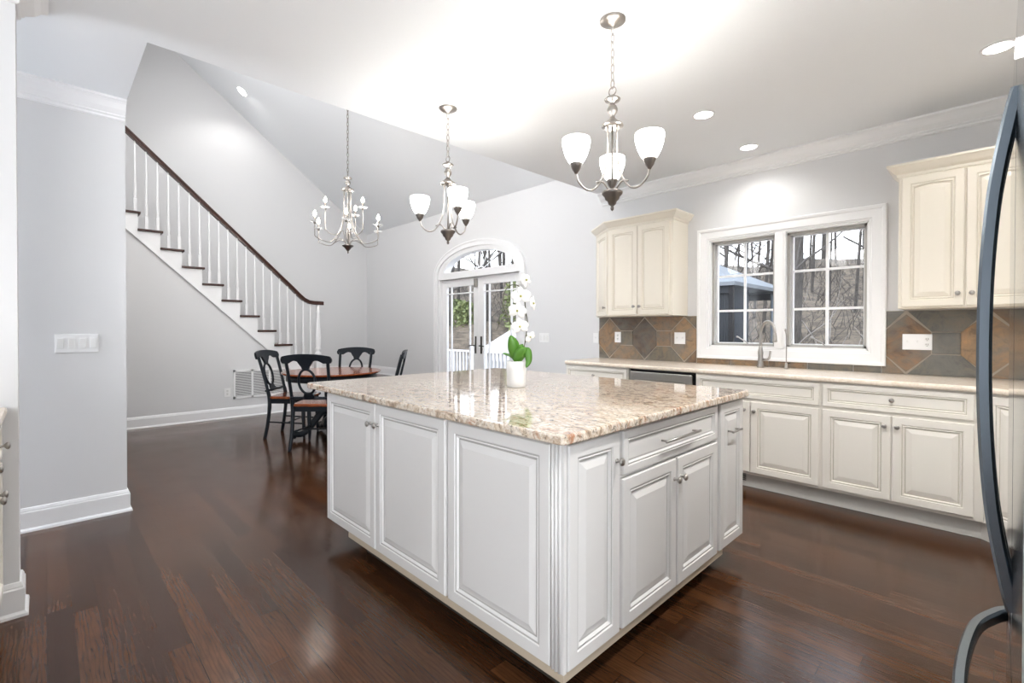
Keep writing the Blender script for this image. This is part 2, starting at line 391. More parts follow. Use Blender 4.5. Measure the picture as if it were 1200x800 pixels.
# ---------------------------------------------------------------- baseboards and crown
BB = [(0, 0), (.028, 0), (.026, .012), (.018, .02), (.016, .022), (.016, .118), (.012, .124), (.012, .13), (.006, .145), (0, .148)]
def base_run(name, path):
    b = NB(); sweep(b, path, BB); return struct(name, b, M['trim'])
base_run('baseboard_left', [(-4.2, -4.0, 0), (-4.2, .4, 0), (-4.34, .4, 0)])
base_run('baseboard_partition', [(-3.0, -.145, 0), (-3.0, -.085, 0), (-3.14, -.085, 0), (-3.14, -4.0, 0)])
base_run('baseboard_stair', [(-7.53, .4, 0), (-7.53, 3.36, 0)])
base_run('baseboard_back', [(-7.3, YB, 0), (DX0-.12, YB, 0)])
base_run('baseboard_back.001', [(DX1+.12, YB, 0), (-3.28, YB, 0)])
base_run('baseboard_landing', [(XS, 3.4, .385), (XS, YB, .385), (-7.62, YB, .385)])
CR = [(0, 0), (.012, 0), (.012, -.0), (.105, 0), (.105, -.014), (.092, -.020), (.080, -.030), (.058, -.062), (.034, -.082), (.026, -.088), (.026, -.096), (.014, -.104), (.014, -.116), (.006, -.122), (0, -.122)]
CR = [(0, 0), (.105, 0), (.105, -.014), (.092, -.020), (.080, -.030), (.058, -.062), (.034, -.082), (.026, -.088), (.026, -.096), (.014, -.104), (.014, -.116), (.006, -.122), (0, -.122)]
def crown_run(name, path):
    b = NB(); sweep(b, path, CR); return struct(name, b, M['trim'])
crown_run('trim_1', [(-3.2, YB, CZ), (.85, YB, CZ), (.85, .4, CZ)])
crown_run('trim_2', [(-4.2, -4.0, CZ), (-4.2, .4, CZ)])
crown_run('trim_3', [(-3.0, -4.0, CZ), (-3.0, -.085, CZ), (-3.14, -.085, CZ), (-3.14, -4.0, CZ)])

# ---------------------------------------------------------------- raised-panel doors
PROF = [(0, 0), (0, .013), (.004, .018), (.046, .018), (.049, .0135), (.054, .0135), (.058, .0155), (.064, .0065), (.070, .0065), (.098, .0150)]
GROOVE = {4, 7}
def panel(w, h, prof=PROF, groove=GROOVE, arch=0.0, NT=12):
    """raised panel lying in local x (0..w), z (0..h), outward -y"""
    b = NB(); rings = []
    for i, (ins, d) in enumerate(prof):
        a = arch if i >= 6 else 0
        pts = [(ins, ins), (w-ins, ins)]
        for k in range(NT+1):
            s = k/NT; x = (w-ins)-(w-2*ins)*s
            pts.append((x, h-ins-a*(1-max(0, math.sin(PI*s))**1.0) if a else h-ins))
            if not a and k == 0: pass
        if not arch:
            pts = [(ins, ins), (w-ins, ins), (w-ins, h-ins), (ins, h-ins)]
        rings.append([b.verts.new((x, -d, z)) for x, z in pts])
    n = len(rings[0])
    for i, (p, q) in enumerate(zip(rings, rings[1:])):
        for k in range(n):
            f = b.faces.new((p[k], p[(k+1) % n], q[(k+1) % n], q[k])); f.material_index = 1 if i in groove else 0
    b.faces.new(rings[-1]); b.faces.new(rings[0][::-1])
    return b
DRW = [(0, 0), (0, .013), (.004, .018), (.030, .018), (.033, .0135), (.037, .0135), (.040, .0155), (.045, .0075), (.052, .0075)]
def drawer_front(w, h): return panel(w, h, DRW, {4, 7})
def face(b, origin, u, out):
    """move local panel so that local x -> u, local -y -> out"""
    u = Vector(u).normalized(); out = Vector(out).normalized()
    R = Matrix((u, -out, Vector((0, 0, 1)))).transposed().to_4x4()
    b.transform(Matrix.Translation(origin) @ R); return b
def put_panel(name, x, z, w, h, O, u, out, mats, parent, kind='door', arch=0):
    O = Vector(O); u = Vector(u).normalized()
    b = panel(w, h, arch=arch) if kind == 'door' else drawer_front(w, h)
    face(b, O+u*x+Vector((0, 0, z)), u, out)
    return obj(name, b, mats, parent, world=True)
def knob_mesh(pos, out):
    b = NB(); lathe(b, [(.0085, 0), (.0085, .003), (.005, .006), (.005, .014), (.010, .018), (.0145, .022), (.0150, .026), (.012, .030), (.006, .032), (.0005, .0325)], (0, 0, 0), 16, 'Y')
    # local +y = out
    out = Vector(out).normalized(); side = Vector((0, 0, 1)).cross(out)
    R = Matrix((side, out, Vector((0, 0, 1)))).transposed().to_4x4()
    b.transform(Matrix.Translation(pos) @ R); return b
def put_knob(pos, out, door, root):
    b = knob_mesh(Vector(pos), out); b.transform(Matrix.Translation(-root.location))
    bmesh.ops.recalc_face_normals(b, faces=b.faces)
    return obj('knob', b, M['nickel'], door)
def put_bar(p0, p1, out, door, root):
    b = NB(); p0, p1, out = Vector(p0), Vector(p1), Vector(out).normalized(); d = (p1-p0).normalized()
    tube(b, [p0-d*.015+out*.03, p1+d*.015+out*.03], .0055, 10)
    for p in (p0, p1): tube(b, [p, p+out*.03], .0045, 8)
    b.transform(Matrix.Translation(-root.location)); return obj('bar_handle', b, M['nickel'], door)

# ---------------------------------------------------------------- base cabinets on the sink wall
FY = 3.95   # face-frame plane; doors stand proud to 3.932
mats_b = [M['base'], M['glaze_b']]; mats_c = [M['cream'], M['glaze_c']]; mats_i = [M['island'], M['glaze_i']]
SO, SU, SOUT = (0, FY, 0), (1, 0, 0), (0, -1, 0)
def base_unit(x0, x1, label, toe=True):
    t_ = thing('base_cabinet', label, 'cabinet', ((x0+x1)/2, 4.27, 0))
    b = NB(); bx(b, (x0, FY, .115), (x1, YB-.002, .882)); obj('body', b, M['base'], t_, True, bevel=.001)
    if toe:
        b = NB(); bx(b, (x0, 4.005, .001), (x1, 4.02, .115)); obj('toe_kick', b, M['toe'], t_, True)
    return t_
ZD0, ZD1, ZR0, ZR1 = .135, .690, .712, .872
# unit with drawer stack end (left of dishwasher), angled left end
t_ = base_unit(-3.20, -2.445, 'off-white base cabinet left of the dishwasher, at the counter end')
d = put_panel('drawer', -3.19, ZR0, .735, .16, SO, SU, SOUT, mats_b, t_, 'drawer'); put_knob((-2.83, FY-.018, .79), SOUT, d, t_)
d = put_panel('door', -3.19, ZD0, .735, ZD1-ZD0, SO, SU, SOUT, mats_b, t_); put_knob((-2.50, FY-.018, .62), SOUT, d, t_)
# dishwasher
t_ = thing('dishwasher', 'stainless steel dishwasher under the beige counter', 'dishwasher', (-2.12, 4.27, 0))
b = NB(); bx(b, (-2.435, FY+.02, .11), (-1.80, YB-.01, .88)); obj('tub', b, M['blackm'], t_, True)
b = NB(); bx(b, (-2.42, FY-.025, .14), (-1.815, FY+.02, .862)); obj('door', b, M['stainless_dw'], t_, True, bevel=.006)
b = NB(); tube(b, bez([(-2.36, FY-.03, .775), (-2.30, FY-.058, .778), (-2.11, FY-.066, .78), (-1.93, FY-.058, .778), (-1.87, FY-.03, .775)], 6), .010, 10); obj('handle', b, M['nickel'], t_, True)
b = NB(); bx(b, (-2.42, 4.0, .001), (-1.815, 4.01, .12)); obj('toe_panel', b, M['blackm'], t_, True)
# sink base
t_ = base_unit(-1.79, -.873, 'off-white sink base cabinet below the window')
put_panel('false_drawer_front', -1.78, ZR0, .895, .16, SO, SU, SOUT, mats_b, t_, 'drawer')
d = put_panel('door', -1.78, ZD0, .428, ZD1-ZD0, SO, SU, SOUT, mats_b, t_); put_knob((-1.388, FY-.018, .625), SOUT, d, t_)
d = put_panel('door', -1.345, ZD0, .460, ZD1-ZD0, SO, SU, SOUT, mats_b, t_); put_knob((-1.315, FY-.018, .620), SOUT, d, t_)
b = NB()
for k in range(5): bx(b, (-1.70, 4.000, .045+k*.013), (-1.40, 4.004, .052+k*.013))
obj('toe_vent', b, M['slot'], t_, True)
# right base
t_ = base_unit(-.873, -.05, 'off-white base cabinet with one wide drawer over two doors')
d = put_panel('drawer', -.865, ZR0, .775, .16, SO, SU, SOUT, mats_b, t_, 'drawer'); put_knob((-.475, FY-.018, .795), SOUT, d, t_)
d = put_panel('door', -.865, ZD0, .384, ZD1-ZD0, SO, SU, SOUT, mats_b, t_); put_knob((-.513, FY-.018, .625), SOUT, d, t_)
d = put_panel('door', -.475, ZD0, .385, ZD1-ZD0, SO, SU, SOUT, mats_b, t_); put_knob((-.447, FY-.018, .625), SOUT, d, t_)
# diagonal corner base
t_ = thing('corner_cabinet', 'off-white diagonal corner base cabinet seen behind the refrigerator handle', 'cabinet', (.2, 4.1, 0))
b = NB(); P = [(-.048, FY, .115), (.28, 3.62, .115), (.84, 3.62, .115), (.84, YB-.002, .115), (-.048, YB-.002, .115)]
prism(b, P, (0, 0, .767)); obj('body', b, M['base'], t_, True)
cd = Vector((.328, -.33, 0)); cl = cd.length
co = Vector((-cd.y, cd.x, 0)).normalized()*-1
put_panel('door', .03, ZD0, cl-.06, ZR1-ZD0, (-.048, FY, 0), cd, co, mats_b, t_)
b = NB(); prism(b, [(-.06, 4.005, .001), (.27, 3.675, .001), (.28, 3.69, .001), (-.05, 4.02, .001)], (0, 0, .114)); obj('toe_kick', b, M['toe'], t_, True)
# side run between the corner and the refrigerator
t_ = thing('base_cabinet', 'off-white base cabinet on the side wall beyond the refrigerator', 'cabinet', (.56, 2.7, 0))
b = NB(); bx(b, (.283, 1.75, .115), (.845, 3.617, .882)); obj('body', b, M['base'], t_, True)
b = NB(); bx(b, (.335, 1.75, .001), (.345, 3.66, .115)); obj('toe_kick', b, M['toe'], t_, True)
for k in range(4):
    d = put_panel('door', -(3.60-.46*k), ZD0, .44, ZD1-ZD0, (.283, 0, 0), (0, -1, 0), (-1, 0, 0), mats_b, t_)
    put_knob((.265, (3.60-.46*k)-(.40 if k % 2 == 0 else .04), .62), (-1, 0, 0), d, t_)
    d = put_panel('drawer', -(3.60-.46*k), ZR0, .44, .16, (.283, 0, 0), (0, -1, 0), (-1, 0, 0), mats_b, t_, 'drawer')
    put_knob((.265, (3.60-.46*k)-.22, .79), (-1, 0, 0), d, t_)
# countertop along the sink wall and round the corner
b = NB()
ctop = [(-3.26, YB-.003), (-3.26, 4.06), (-3.20, 3.915), (-.055, 3.915), (.25, 3.59), (.25, 1.75), (.848, 1.75), (.848, YB-.003)]
prism(b, [(x, y, .884) for x, y in ctop], (0, 0, .036))
o = obj('countertop', b, M['counter'], bevel=.012); tag(o, 'long beige countertop under the kitchen window', 'countertop')

# ---------------------------------------------------------------- slate backsplash
def clip_poly(poly, x0, x1, z0, z1):
    def cl(P, f, inter):
        out = []
        for i in range(len(P)):
            a, b2 = P[i-1], P[i]; fa, fb = f(a), f(b2)
            if fb:
                if not fa: out.append(inter(a, b2))
                out.append(b2)
            elif fa: out.append(inter(a, b2))
        return out
    def ix(v, k):
        def g2(a, b2):
            s = (v-a[k])/(b2[k]-a[k]); return (a[0]+(b2[0]-a[0])*s, a[1]+(b2[1]-a[1])*s)
        return g2
    for f, g2 in ((lambda p: p[0] >= x0, ix(x0, 0)), (lambda p: p[0] <= x1, ix(x1, 0)), (lambda p: p[1] >= z0, ix(z0, 1)), (lambda p: p[1] <= z1, ix(z1, 1))):
        if not poly: return poly
        poly = cl(poly, f, g2)
    return poly
def shrink(poly, e):
    cx = sum(p[0] for p in poly)/len(poly); cz = sum(p[1] for p in poly)/len(poly)
    out = []; n = len(poly)
    for i in range(n):
        p0, p1, p2 = Vector(poly[i-1]), Vector(poly[i]), Vector(poly[(i+1) % n])
        d1, d2 = (p1-p0), (p2-p1)
        if d1.length < 1e-6 or d2.length < 1e-6: continue
        d1.normalize(); d2.normalize(); n1 = Vector((-d1.y, d1.x)); n2 = Vector((-d2.y, d2.x))
        if (Vector((cx, cz))-p1).dot(n1) < 0: n1 = -n1
        if (Vector((cx, cz))-p1).dot(n2) < 0: n2 = -n2
        den = max(.35, 1+n1.dot(n2)); out.append(tuple(p1+(n1+n2)*e/den))
    return out
SL = [(.19, .12, .068), (.29, .19, .105), (.16, .135, .10), (.24, .165, .10), (.135, .13, .115), (.26, .165, .09), (.115, .085, .06)]
def backsplash(name, x0, x1, centres, label, colors, z0=.921, z1=1.385, strip=None):
    b = NB(); lay = b.loops.layers.float_color.new('tile')
    bx(b, (x0, YB-.006, z0), (x1, YB-.001, z1), 1)
    polys = []
    P = .445; hw = .1425
    zc, zt, zb, zm, zn = 0, 1.372, .932, 1.235, 1.076
    for ci, cx in enumerate(centres):
        polys.append([(cx, zb), (cx+hw, zn), (cx+hw, zm), (cx, zt), (cx-hw, zm), (cx-hw, zn)])
        nx = cx+P
        polys.append([(cx+hw, zn), (nx-hw, zn), (nx-hw, zm), (cx+hw, zm)])
        polys.append([(cx, zt), (cx+hw, zm), (nx-hw, zm), (nx, zt)])
        polys.append([(cx, zb), (nx, zb), (nx-hw, zn), (cx+hw, zn)])
    allp = []
    for i, p in enumerate(polys):
        # extend edge tiles to the top and bottom of the field
        p = [(x, z1 if abs(z-zt) < 1e-6 and len(p) == 4 else (z0 if abs(z-zb) < 1e-6 and len(p) == 4 else z)) for x, z in p]
        allp.append((p, colors[i % len(colors)]))
    for p, col in allp:
        q = clip_poly(p, x0+.002, x1-.002, z0, z1)
        if len(q) < 3: continue
        q = shrink(q, .0035)
        if len(q) < 3: continue
        A = [b.verts.new((x, YB-.006, z)) for x, z in q]; B = [b.verts.new((x, YB-.012, z)) for x, z in q]
        fs = [b.faces.new(B)]
        for k in range(len(q)): fs.append(b.faces.new((A[k], A[(k+1) % len(q)], B[(k+1) % len(q)], B[k])))
        for f in fs:
            for lp in f.loops: lp[lay] = (*SL[col], 1)
    o = obj(name, b, [M['slate'], M['grout']]); tag(o, label, 'backsplash'); return o
backsplash('slate_backsplash', -3.235, -2.075, [-3.09-.445, -3.09, -2.648, -2.203], 'slate tile backsplash left of the window, rust and brown hexagons',
           [2, 2, 2, 2,  5, 2, 6, 3,  6, 5, 3, 2,  1, 1, 2, 0])
backsplash('slate_backsplash', -.62, .845, [-.475-.445, -.475, -.04, .405], 'slate tile backsplash right of the window, grey with tan hexagons',
           [1, 1, 4, 5,  0, 4, 4, 4,  1, 0, 0, 3,  0, 5, 3, 0], z1=1.395)
b = NB(); lay = b.loops.layers.float_color.new('tile'); xs = [-2.073, -1.75, -1.42, -1.12, -.80, -.622]
for k, (xa, xb) in enumerate(zip(xs, xs[1:])):
    bx(b, (xa+.003, YB-.012, .921), (xb-.003, YB-.001, .972))
b.faces.ensure_lookup_table()
for i, f in enumerate(b.faces):
    for lp in f.loops: lp[lay] = (*SL[[5, 1, 3, 4, 2][(i//6) % 5]], 1)
o = obj('slate_strip', b, M['slate']); tag(o, 'narrow slate tile strip between the window casing and counter', 'backsplash')

# ---------------------------------------------------------------- upper cabinets
UZ0, UZ1 = 1.388, 2.315
CRC = [(0, 0), (.006, 0), (.010, .008), (.012, .02), (.018, .024), (.03, .034), (.052, .062), (.058, .068), (.062, .070), (.062, .085), (0, .085)]
def cab_crown(path, z, parent, mats):
    b = NB(); sweep(b, [(x, y, z) for x, y in path], CRC); return obj('crown_moulding', b, mats, parent, True)
t_ = thing('wall_cabinet', 'cream wall cabinet with angled left end, left of the window', 'cabinet', (-2.6, 4.45, UZ0))
UY = 4.285
foot = [(-3.22, YB-.002), (-3.17, 4.50), (-2.90, UY), (-2.172, UY), (-2.172, YB-.002)]
foot = [(-3.235, YB-.002), (-3.235, 4.545), (-2.90, UY), (-2.172, UY), (-2.172, YB-.002)]
b = NB(); prism(b, [(x, y, UZ0) for x, y in foot], (0, 0, UZ1-UZ0)); obj('body', b, M['cream'], t_, True, bevel=.002)
O = (0, UY, 0)
d = put_panel('door', -2.888, UZ0+.012, .338, .895, O, SU, SOUT, mats_c, t_, arch=.010); put_knob((-2.580, UY-.018, UZ0+.095), SOUT, d, t_)
d = put_panel('door', -2.545, UZ0+.012, .338, .895, O, SU, SOUT, mats_c, t_, arch=.010); put_knob((-2.515, UY-.018, UZ0+.095), SOUT, d, t_)
dv = Vector((-2.90+3.235, UY-4.545, 0)); dl = dv.length; dout = Vector((dv.y, -dv.x, 0)).normalized()
d = put_panel('door', .03, UZ0+.012, dl-.05, .895, (-3.235, 4.545, 0), dv, dout, mats_c, t_, arch=.009)
pk = Vector((-3.235, 4.545, UZ0+.095))+dv.normalized()*(dl-.06)+dout*.018; put_knob(pk, dout, d, t_)
cab_crown([(-3.235, YB-.003), (-3.235, 4.545), (-2.90, UY), (-2.172, UY), (-2.172, YB-.003)][::-1][::-1], UZ1-.012, t_, M['cream'])
t_ = thing('wall_cabinet', 'cream double-door wall cabinet right of the window', 'cabinet', (.17, 4.45, UZ0))
b = NB(); bx(b, (-.490, UY, UZ0+.012), (.843, YB-.002, UZ1+.012)); obj('body', b, M['cream'], t_, True, bevel=.002)
for k in range(4):
    d = put_panel('door', -.472+k*.328, UZ0+.024, .320, .895, O, SU, SOUT, mats_c, t_, arch=.010)
    put_knob((-.472+k*.328+(.290 if k % 2 == 0 else .03), UY-.018, UZ0+.105), SOUT, d, t_)
cab_crown([(-.490, YB-.003), (-.490, UY), (.843, UY)], UZ1+.0, t_, M['cream'])

# ---------------------------------------------------------------- kitchen window
w = sempty('window_1', ((WX0+WX1)/2, YB, WZ0))
CAS = [(0, 0), (.115, 0), (.115, .022), (.10, .028), (.088, .024), (.03, .018), (.02, .018), (.016, .012), (0, .010)]
def casing_rect(x0, x1, z0, z1, wd_=.112):
    """mitred picture-frame casing standing off the wall face"""
    b = NB(); prof = [(0, .004), (.004, .012), (.016, .014), (.020, .019), (.080, .022), (.088, .029), (.106, .032), (wd_, .028), (wd_, 0), (0, 0)]
    R = []
    for i, d_ in prof: R.append([b.verts.new(p) for p in ((x0-i, YB-d_, z0-i), (x1+i, YB-d_, z0-i), (x1+i, YB-d_, z1+i), (x0-i, YB-d_, z1+i))])
    for a, c in zip(R, R[1:]+R[:1]):
        for k in range(4): b.faces.new((a[k], a[(k+1) % 4], c[(k+1) % 4], c[k]))
    return b
struct('window_casing', casing_rect(WX0, WX1, WZ0, WZ1), M['trim'], w)
MX = -1.333
b = NB(); bx(b, (MX-.045, YB-.012, WZ0), (MX+.045, YB+.12, WZ1))
bx(b, (MX-.03, YB-.018, WZ0), (MX+.03, YB-.012, WZ1))
bx(b, (WX0, YB-.002, WZ0-.002), (WX1, YB+.14, WZ0+.016)); bx(b, (WX0, YB-.002, WZ1-.012), (WX1, YB+.14, WZ1))
bx(b, (WX0, YB-.002, WZ0), (WX0+.012, YB+.14, WZ1)); bx(b, (WX1-.012, YB-.002, WZ0), (WX1, YB+.14, WZ1))
struct('window_jamb', b, M['trim'], w, bevel=.002)
for x0, x1 in ((WX0+.012, MX-.045), (MX+.045, WX1-.012)):
    b = NB(); y0, y1 = YB+.035, YB+.075; fw = .022; z0, z1 = WZ0+.014, WZ1-.012
    bx(b, (x0, y0, z0), (x0+fw, y1, z1)); bx(b, (x1-fw, y0, z0), (x1, y1, z1)); bx(b, (x0, y0, z0), (x1, y1, z0+fw)); bx(b, (x0, y0, z1-fw), (x1, y1, z1))
    struct('sash', b, M['sash'], w)
    b = NB(); y0, y1 = YB+.085, YB+.12
    xm = (x0+x1)/2
    bx(b, (x0+.015, y0, z0), (x0+.034, y1, z1)); bx(b, (x1-.034, y0, z0), (x1-.015, y1, z1)); bx(b, (x0+.015, y0, z0), (x1-.015, y1, z0+.030)); bx(b, (x0+.015, y0, z1-.03), (x1-.015, y1, z1))
    bx(b, (xm-.010, y0+.005, z0), (xm+.010, y1-.01, z1))
    for f in (1/3, 2/3):
        zz = z0+(z1-z0)*f; bx(b, (x0+.03, y0+.006, zz-.010), (x1-.03, y1-.011, zz+.010))
    struct('muntin_grid', b, M['trim'], w)
    b = NB(); bx(b, (x0+.02, YB+.102, z0), (x1-.02, YB+.106, z1)); struct('pane', b, M['glass'], w)
for xc, s in ((-1.60, -1), (-1.00, -1)):
    b = NB(); bx(b, (xc-.05, YB+.004, WZ0+.016), (xc+.05, YB+.03, WZ0+.034)); 
    tube(b, bez([(xc, YB+.012, WZ0+.034), (xc+s*.015, YB-.002, WZ0+.055), (xc+s*.05, YB-.004, WZ0+.075), (xc+s*.085, YB-.004, WZ0+.10)], 5), .006, 8)
    tube(b, [(xc+s*.085, YB-.004, WZ0+.10), (xc+s*.100, YB-.004, WZ0+.098)], .009, 8)
    struct('crank_handle', b, M['nickel'], w, bevel=.003)

# ---------------------------------------------------------------- French door with arched transom
w = sempty('door_1', ((DX0+DX1)/2, YB, 0))
b = NB(); cw = .095; yo, yi = YB-.026, YB-.001
# outer casing following jambs and arch
def cas_path(inset):
    x0, x1 = DX0-inset, DX1+inset; pts = [(x0, 0)]
    cxm = (x0+x1)/2; zsp = ARZ0-.02
    for k in range(N+1):
        a = PI-PI*k/N; pts.append((cxm+(x1-x0)/2*math.cos(a), zsp+(ARH+.045+inset)*math.sin(a)))
    pts.append((x1, 0)); return pts
A, B = cas_path(0), cas_path(cw)
for (a0, a1, b0, b1) in zip(A, A[1:], B, B[1:]):
    prism(b, [(a0[0], yo, a0[1]), (a1[0], yo, a1[1]), (b1[0], yo, b1[1]), (b0[0], yo, b0[1])], (0, yi-yo, 0))
A2, B2 = cas_path(cw*.72), cas_path(cw)
for (a0, a1, b0, b1) in zip(A2, A2[1:], B2, B2[1:]):
    prism(b, [(a0[0], yo-.008, a0[1]), (a1[0], yo-.008, a1[1]), (b1[0], yo-.008, b1[1]), (b0[0], yo-.008, b0[1])], (0, .008, 0))
struct('door_casing', b, M['trim'], w)
b = NB()
bx(b, (DX0+.004, YB+.0, .0), (DX0+.03, YB+.14, DZ1)); bx(b, (DX1-.03, YB+.0, 0), (DX1-.004, YB+.14, DZ1)); bx(b, (DX0, YB-.012, DZ1-.012), (DX1, YB+.155, ARZ0+.012)); bx(b, (DX0+.004, YB, .001), (DX1-.004, YB+.14, .03))
# arch frame ring
for k in range(N):
    p = [arch_pt(k, N), arch_pt(k+1, N)]; q = [arch_pt(k, N, ARX0+.045, ARX1-.045, ARZ0, ARH-.04), arch_pt(k+1, N, ARX0+.045, ARX1-.045, ARZ0, ARH-.04)]
    prism(b, [(p[0][0], YB-.006, p[0][1]), (p[1][0], YB-.006, p[1][1]), (q[1][0], YB-.006, q[1][1]), (q[0][0], YB-.006, q[0][1])], (0, .13, 0))
    p2 = cas_path(0)[1+k:3+k]
    if len(p2) == 2: prism(b, [(p[0][0], YB-.01, p[0][1]), (p[1][0], YB-.01, p[1][1]), (p2[1][0], YB-.01, max(p2[1][1], p[1][1])), (p2[0][0], YB-.01, max(p2[0][1], p[0][1]))], (0, .009, 0))
struct('door_frame', b, M['trim'], w)
b = NB(); cx, cz = (ARX0+ARX1)/2, ARZ0
for a in (28, 59, 90, 121, 152):
    a = math.radians(a); L = 1/math.sqrt((math.cos(a)/((ARX1-ARX0)/2-.04))**2+(math.sin(a)/(ARH-.035))**2)
    tube(b, [(cx+.06*math.cos(a), YB+.085, cz+.05*math.sin(a)), (cx+L*math.cos(a), YB+.085, cz+L*math.sin(a))], .007, 6)
pts = [(cx+.10*math.cos(PI*k/12), YB+.085, cz+.06*math.sin(PI*k/12)) for k in range(13)]; tube(b, pts, .010, 6)
struct('fan_muntins', b, M['trim'], w)
b = NB(); P = [arch_pt(k, N, ARX0+.03, ARX1-.03, ARZ0, ARH-.02) for k in range(N+1)]
prism(b, [(x, YB+.095, z) for x, z in P], (0, .004, 0)); struct('transom_pane', b, M['glass'], w)
XM = (DX0+DX1)/2
for x0, x1 in ((DX0+.03, XM-.002), (XM+.002, DX1-.03)):
    b = NB(); y0, y1 = YB+.055, YB+.098; st = .115
    bx(b, (x0, y0, .035), (x0+st, y1, 2.035)); bx(b, (x1-st, y0, .035), (x1, y1, 2.035)); bx(b, (x0+st, y0, .035), (x1-st, y1, .28)); bx(b, (x0+st, y0, 1.92), (x1-st, y1, 2.035))
    struct('door_leaf', b, M['trim'], w, bevel=.002)
    gx0, gx1, gz0, gz1 = x0+st, x1-st, .28, 1.92
    b = NB()
    for f in (.16, .84): xx = gx0+(gx1-gx0)*f; bx(b, (xx-.009, y0+.008, gz0), (xx+.009, y1-.008, gz1))
    for zz in (gz0+.11, gz1-.11): bx(b, (gx0, y0+.009, zz-.009), (gx1, y1-.009, zz+.009))
    struct('muntin_grid', b, M['trim'], w)
    b = NB(); bx(b, (gx0, YB+.075, gz0), (gx1, YB+.079, gz1)); struct('pane', b, M['glass'], w)
for s in (-1, 1):
    xx = XM+s*.065; b = NB(); bx(b, (xx-.018, YB+.046, .88), (xx+.018, YB+.055, 1.14))
    tube(b, [(xx, YB+.05, 1.0), (xx, YB+.005, 1.0)], .010, 8); tube(b, bez([(xx, YB+.005, 1.0), (xx+s*-.0+s*.05, YB+.0, 1.0), (xx+s*.11, YB+.003, .995)], 5), .009, 8)
    struct('lever_handle', b, M['brass'], w, bevel=.003)
b = NB(); bx(b, (XM-.075, YB+.02, 1.88), (XM-.02, YB+.055, 2.01)); struct('door_latch_box', b, M['nickel'], w, bevel=.003)

# ---------------------------------------------------------------- stairs
YT = [.863-.2283*2+.2283*k for k in range(13)]; ZT = [2.714+.2115*2-.2115*k for k in range(13)]
XE = -7.505; KT = 13
t_ = thing('staircase', 'white staircase with dark treads climbing the far left wall', 'staircase', (-8.15, 2.6, 0))
# closed body under the steps, white
b = NB(); ya = .402; steps = [(YT[k]-.03, ZT[k]-.03) for k in range(KT) if YT[k]-.03 > .41]
for yb_, zt_ in steps:
    bx(b, (XS+.002, ya, .001), (-7.53, yb_, zt_)); ya = yb_
bx(b, (XS+.002, ya, .001), (-7.53, 3.36, .352))
obj('stair_body', b, M['wall'], t_, True)
# skirt with stepped top and sloped lower moulding on the open side
b = NB(); low = lambda y: 2.491-.950*(y-.707)
ya = .402
for yb_, zt_ in steps:
    if low(yb_) > .02: prism(b, [(-7.514, ya, low(ya)), (-7.514, yb_+.002, max(.02, low(yb_+.002))), (-7.514, yb_+.002, zt_), (-7.514, ya, zt_)], (-.0145, 0, 0))
    ya = yb_
prism(b, [(-7.504, .402, low(.402)), (-7.504, 2.94, low(2.94)), (-7.504, 2.94, low(2.94)+.022), (-7.504, .402, low(.402)+.022)], (-.009, 0, 0))
obj('skirt_board', b, M['trim'], t_, True)
for k in range(KT):
    b = NB(); bx(b, (XS+.004, max(.403, YT[k]-.26), ZT[k]-.03), (XE+.012, YT[k], ZT[k])); obj('tread', b, M['walnut'], t_, True, bevel=.006)
# landing at the foot of the flight
b = NB(); bx(b, (XS+.004, YT[KT-1]+.005, .352), (-7.47, YB-.004, .385)); obj('landing_tread', b, M['walnut'], t_, True)
b = NB(); bx(b, (XS+.004, 3.38, .001), (-7.5, YB-.004, .35)); obj('landing_riser', b, M['trim'], t_, True)
b = NB(); bx(b, (-7.498, 3.38, .001), (-7.22, YB-.004, .165)); obj('bottom_step_riser', b, M['trim'], t_, True)
b = NB(); bx(b, (-7.496, 3.36, .167), (-7.19, YB-.004, .195)); obj('bottom_step_tread', b, M['walnut'], t_, True)
def railz(y):
    P = [(.4, 4.015), (.715, 3.723), (2.671, 1.902), (2.80, 1.775), (2.90, 1.69), (2.98, 1.66), (3.2, 1.655)]
    for (a, za), (c, zc) in zip(P, P[1:]):
        if a <= y <= c: return za+(zc-za)*(y-a)/(c-a)
    return 1.655
XR = -7.56
bal_prof = [(.016, 0), (.016, .0), (.016, 1)]
for k in range(KT):
    for off in (.165, .05):
        y = YT[k]-off
        if y < .43 or k == KT-1 and off == .05: continue
        z0 = ZT[k]; z1 = railz(y)-.02; L = z1-z0
        b = NB(); bx(b, (XR-.016, y-.016, z0), (XR+.016, y+.016, z0+.17))
        lathe(b, [(.015, .17), (.018, .18), (.013, .195), (.016, .21), (.0165, .26), (.0115, .42), (.0085, L*.75), (.0075, L)], (XR, y, z0), 10)
        obj('baluster', b, M['trim'], t_, True)
path = [(XR, .405, 4.01), (XR, .715, 3.723), (XR, 1.7, 2.806), (XR, 2.6, 1.968), (XR, 2.72, 1.855), (XR, 2.80, 1.775), (XR, 2.88, 1.705), (XR, 2.96, 1.668), (XR, 3.04, 1.658), (XR, 3.18, 1.655)]
b = NB()
rp = [(-.030, -.028), (.030, -.028), (.032, -.010), (.026, .0), (.034, .012), (.026, .028), (0, .034), (-.026, .028), (-.034, .012), (-.026, 0), (-.032, -.010)]
rings = []
for i, p in enumerate(path):
    a = Vector(path[max(0, i-1)]); c = Vector(path[min(len(path)-1, i+1)]); d_ = (c-a).normalized(); n_ = Vector((1, 0, 0)).cross(d_)
    if n_.z < 0: n_ = -n_
    rings.append([b.verts.new(Vector(p)+Vector((u_, 0, 0))+n_*v_) for u_, v_ in rp])
for a, c in zip(rings, rings[1:]):
    for k in range(len(rp)): b.faces.new((a[k], a[(k+1) % len(rp)], c[(k+1) % len(rp)], c[k]))
b.faces.new(rings[0]); b.faces.new(rings[-1][::-1]); obj('handrail', b, M['walnut'], t_, True)
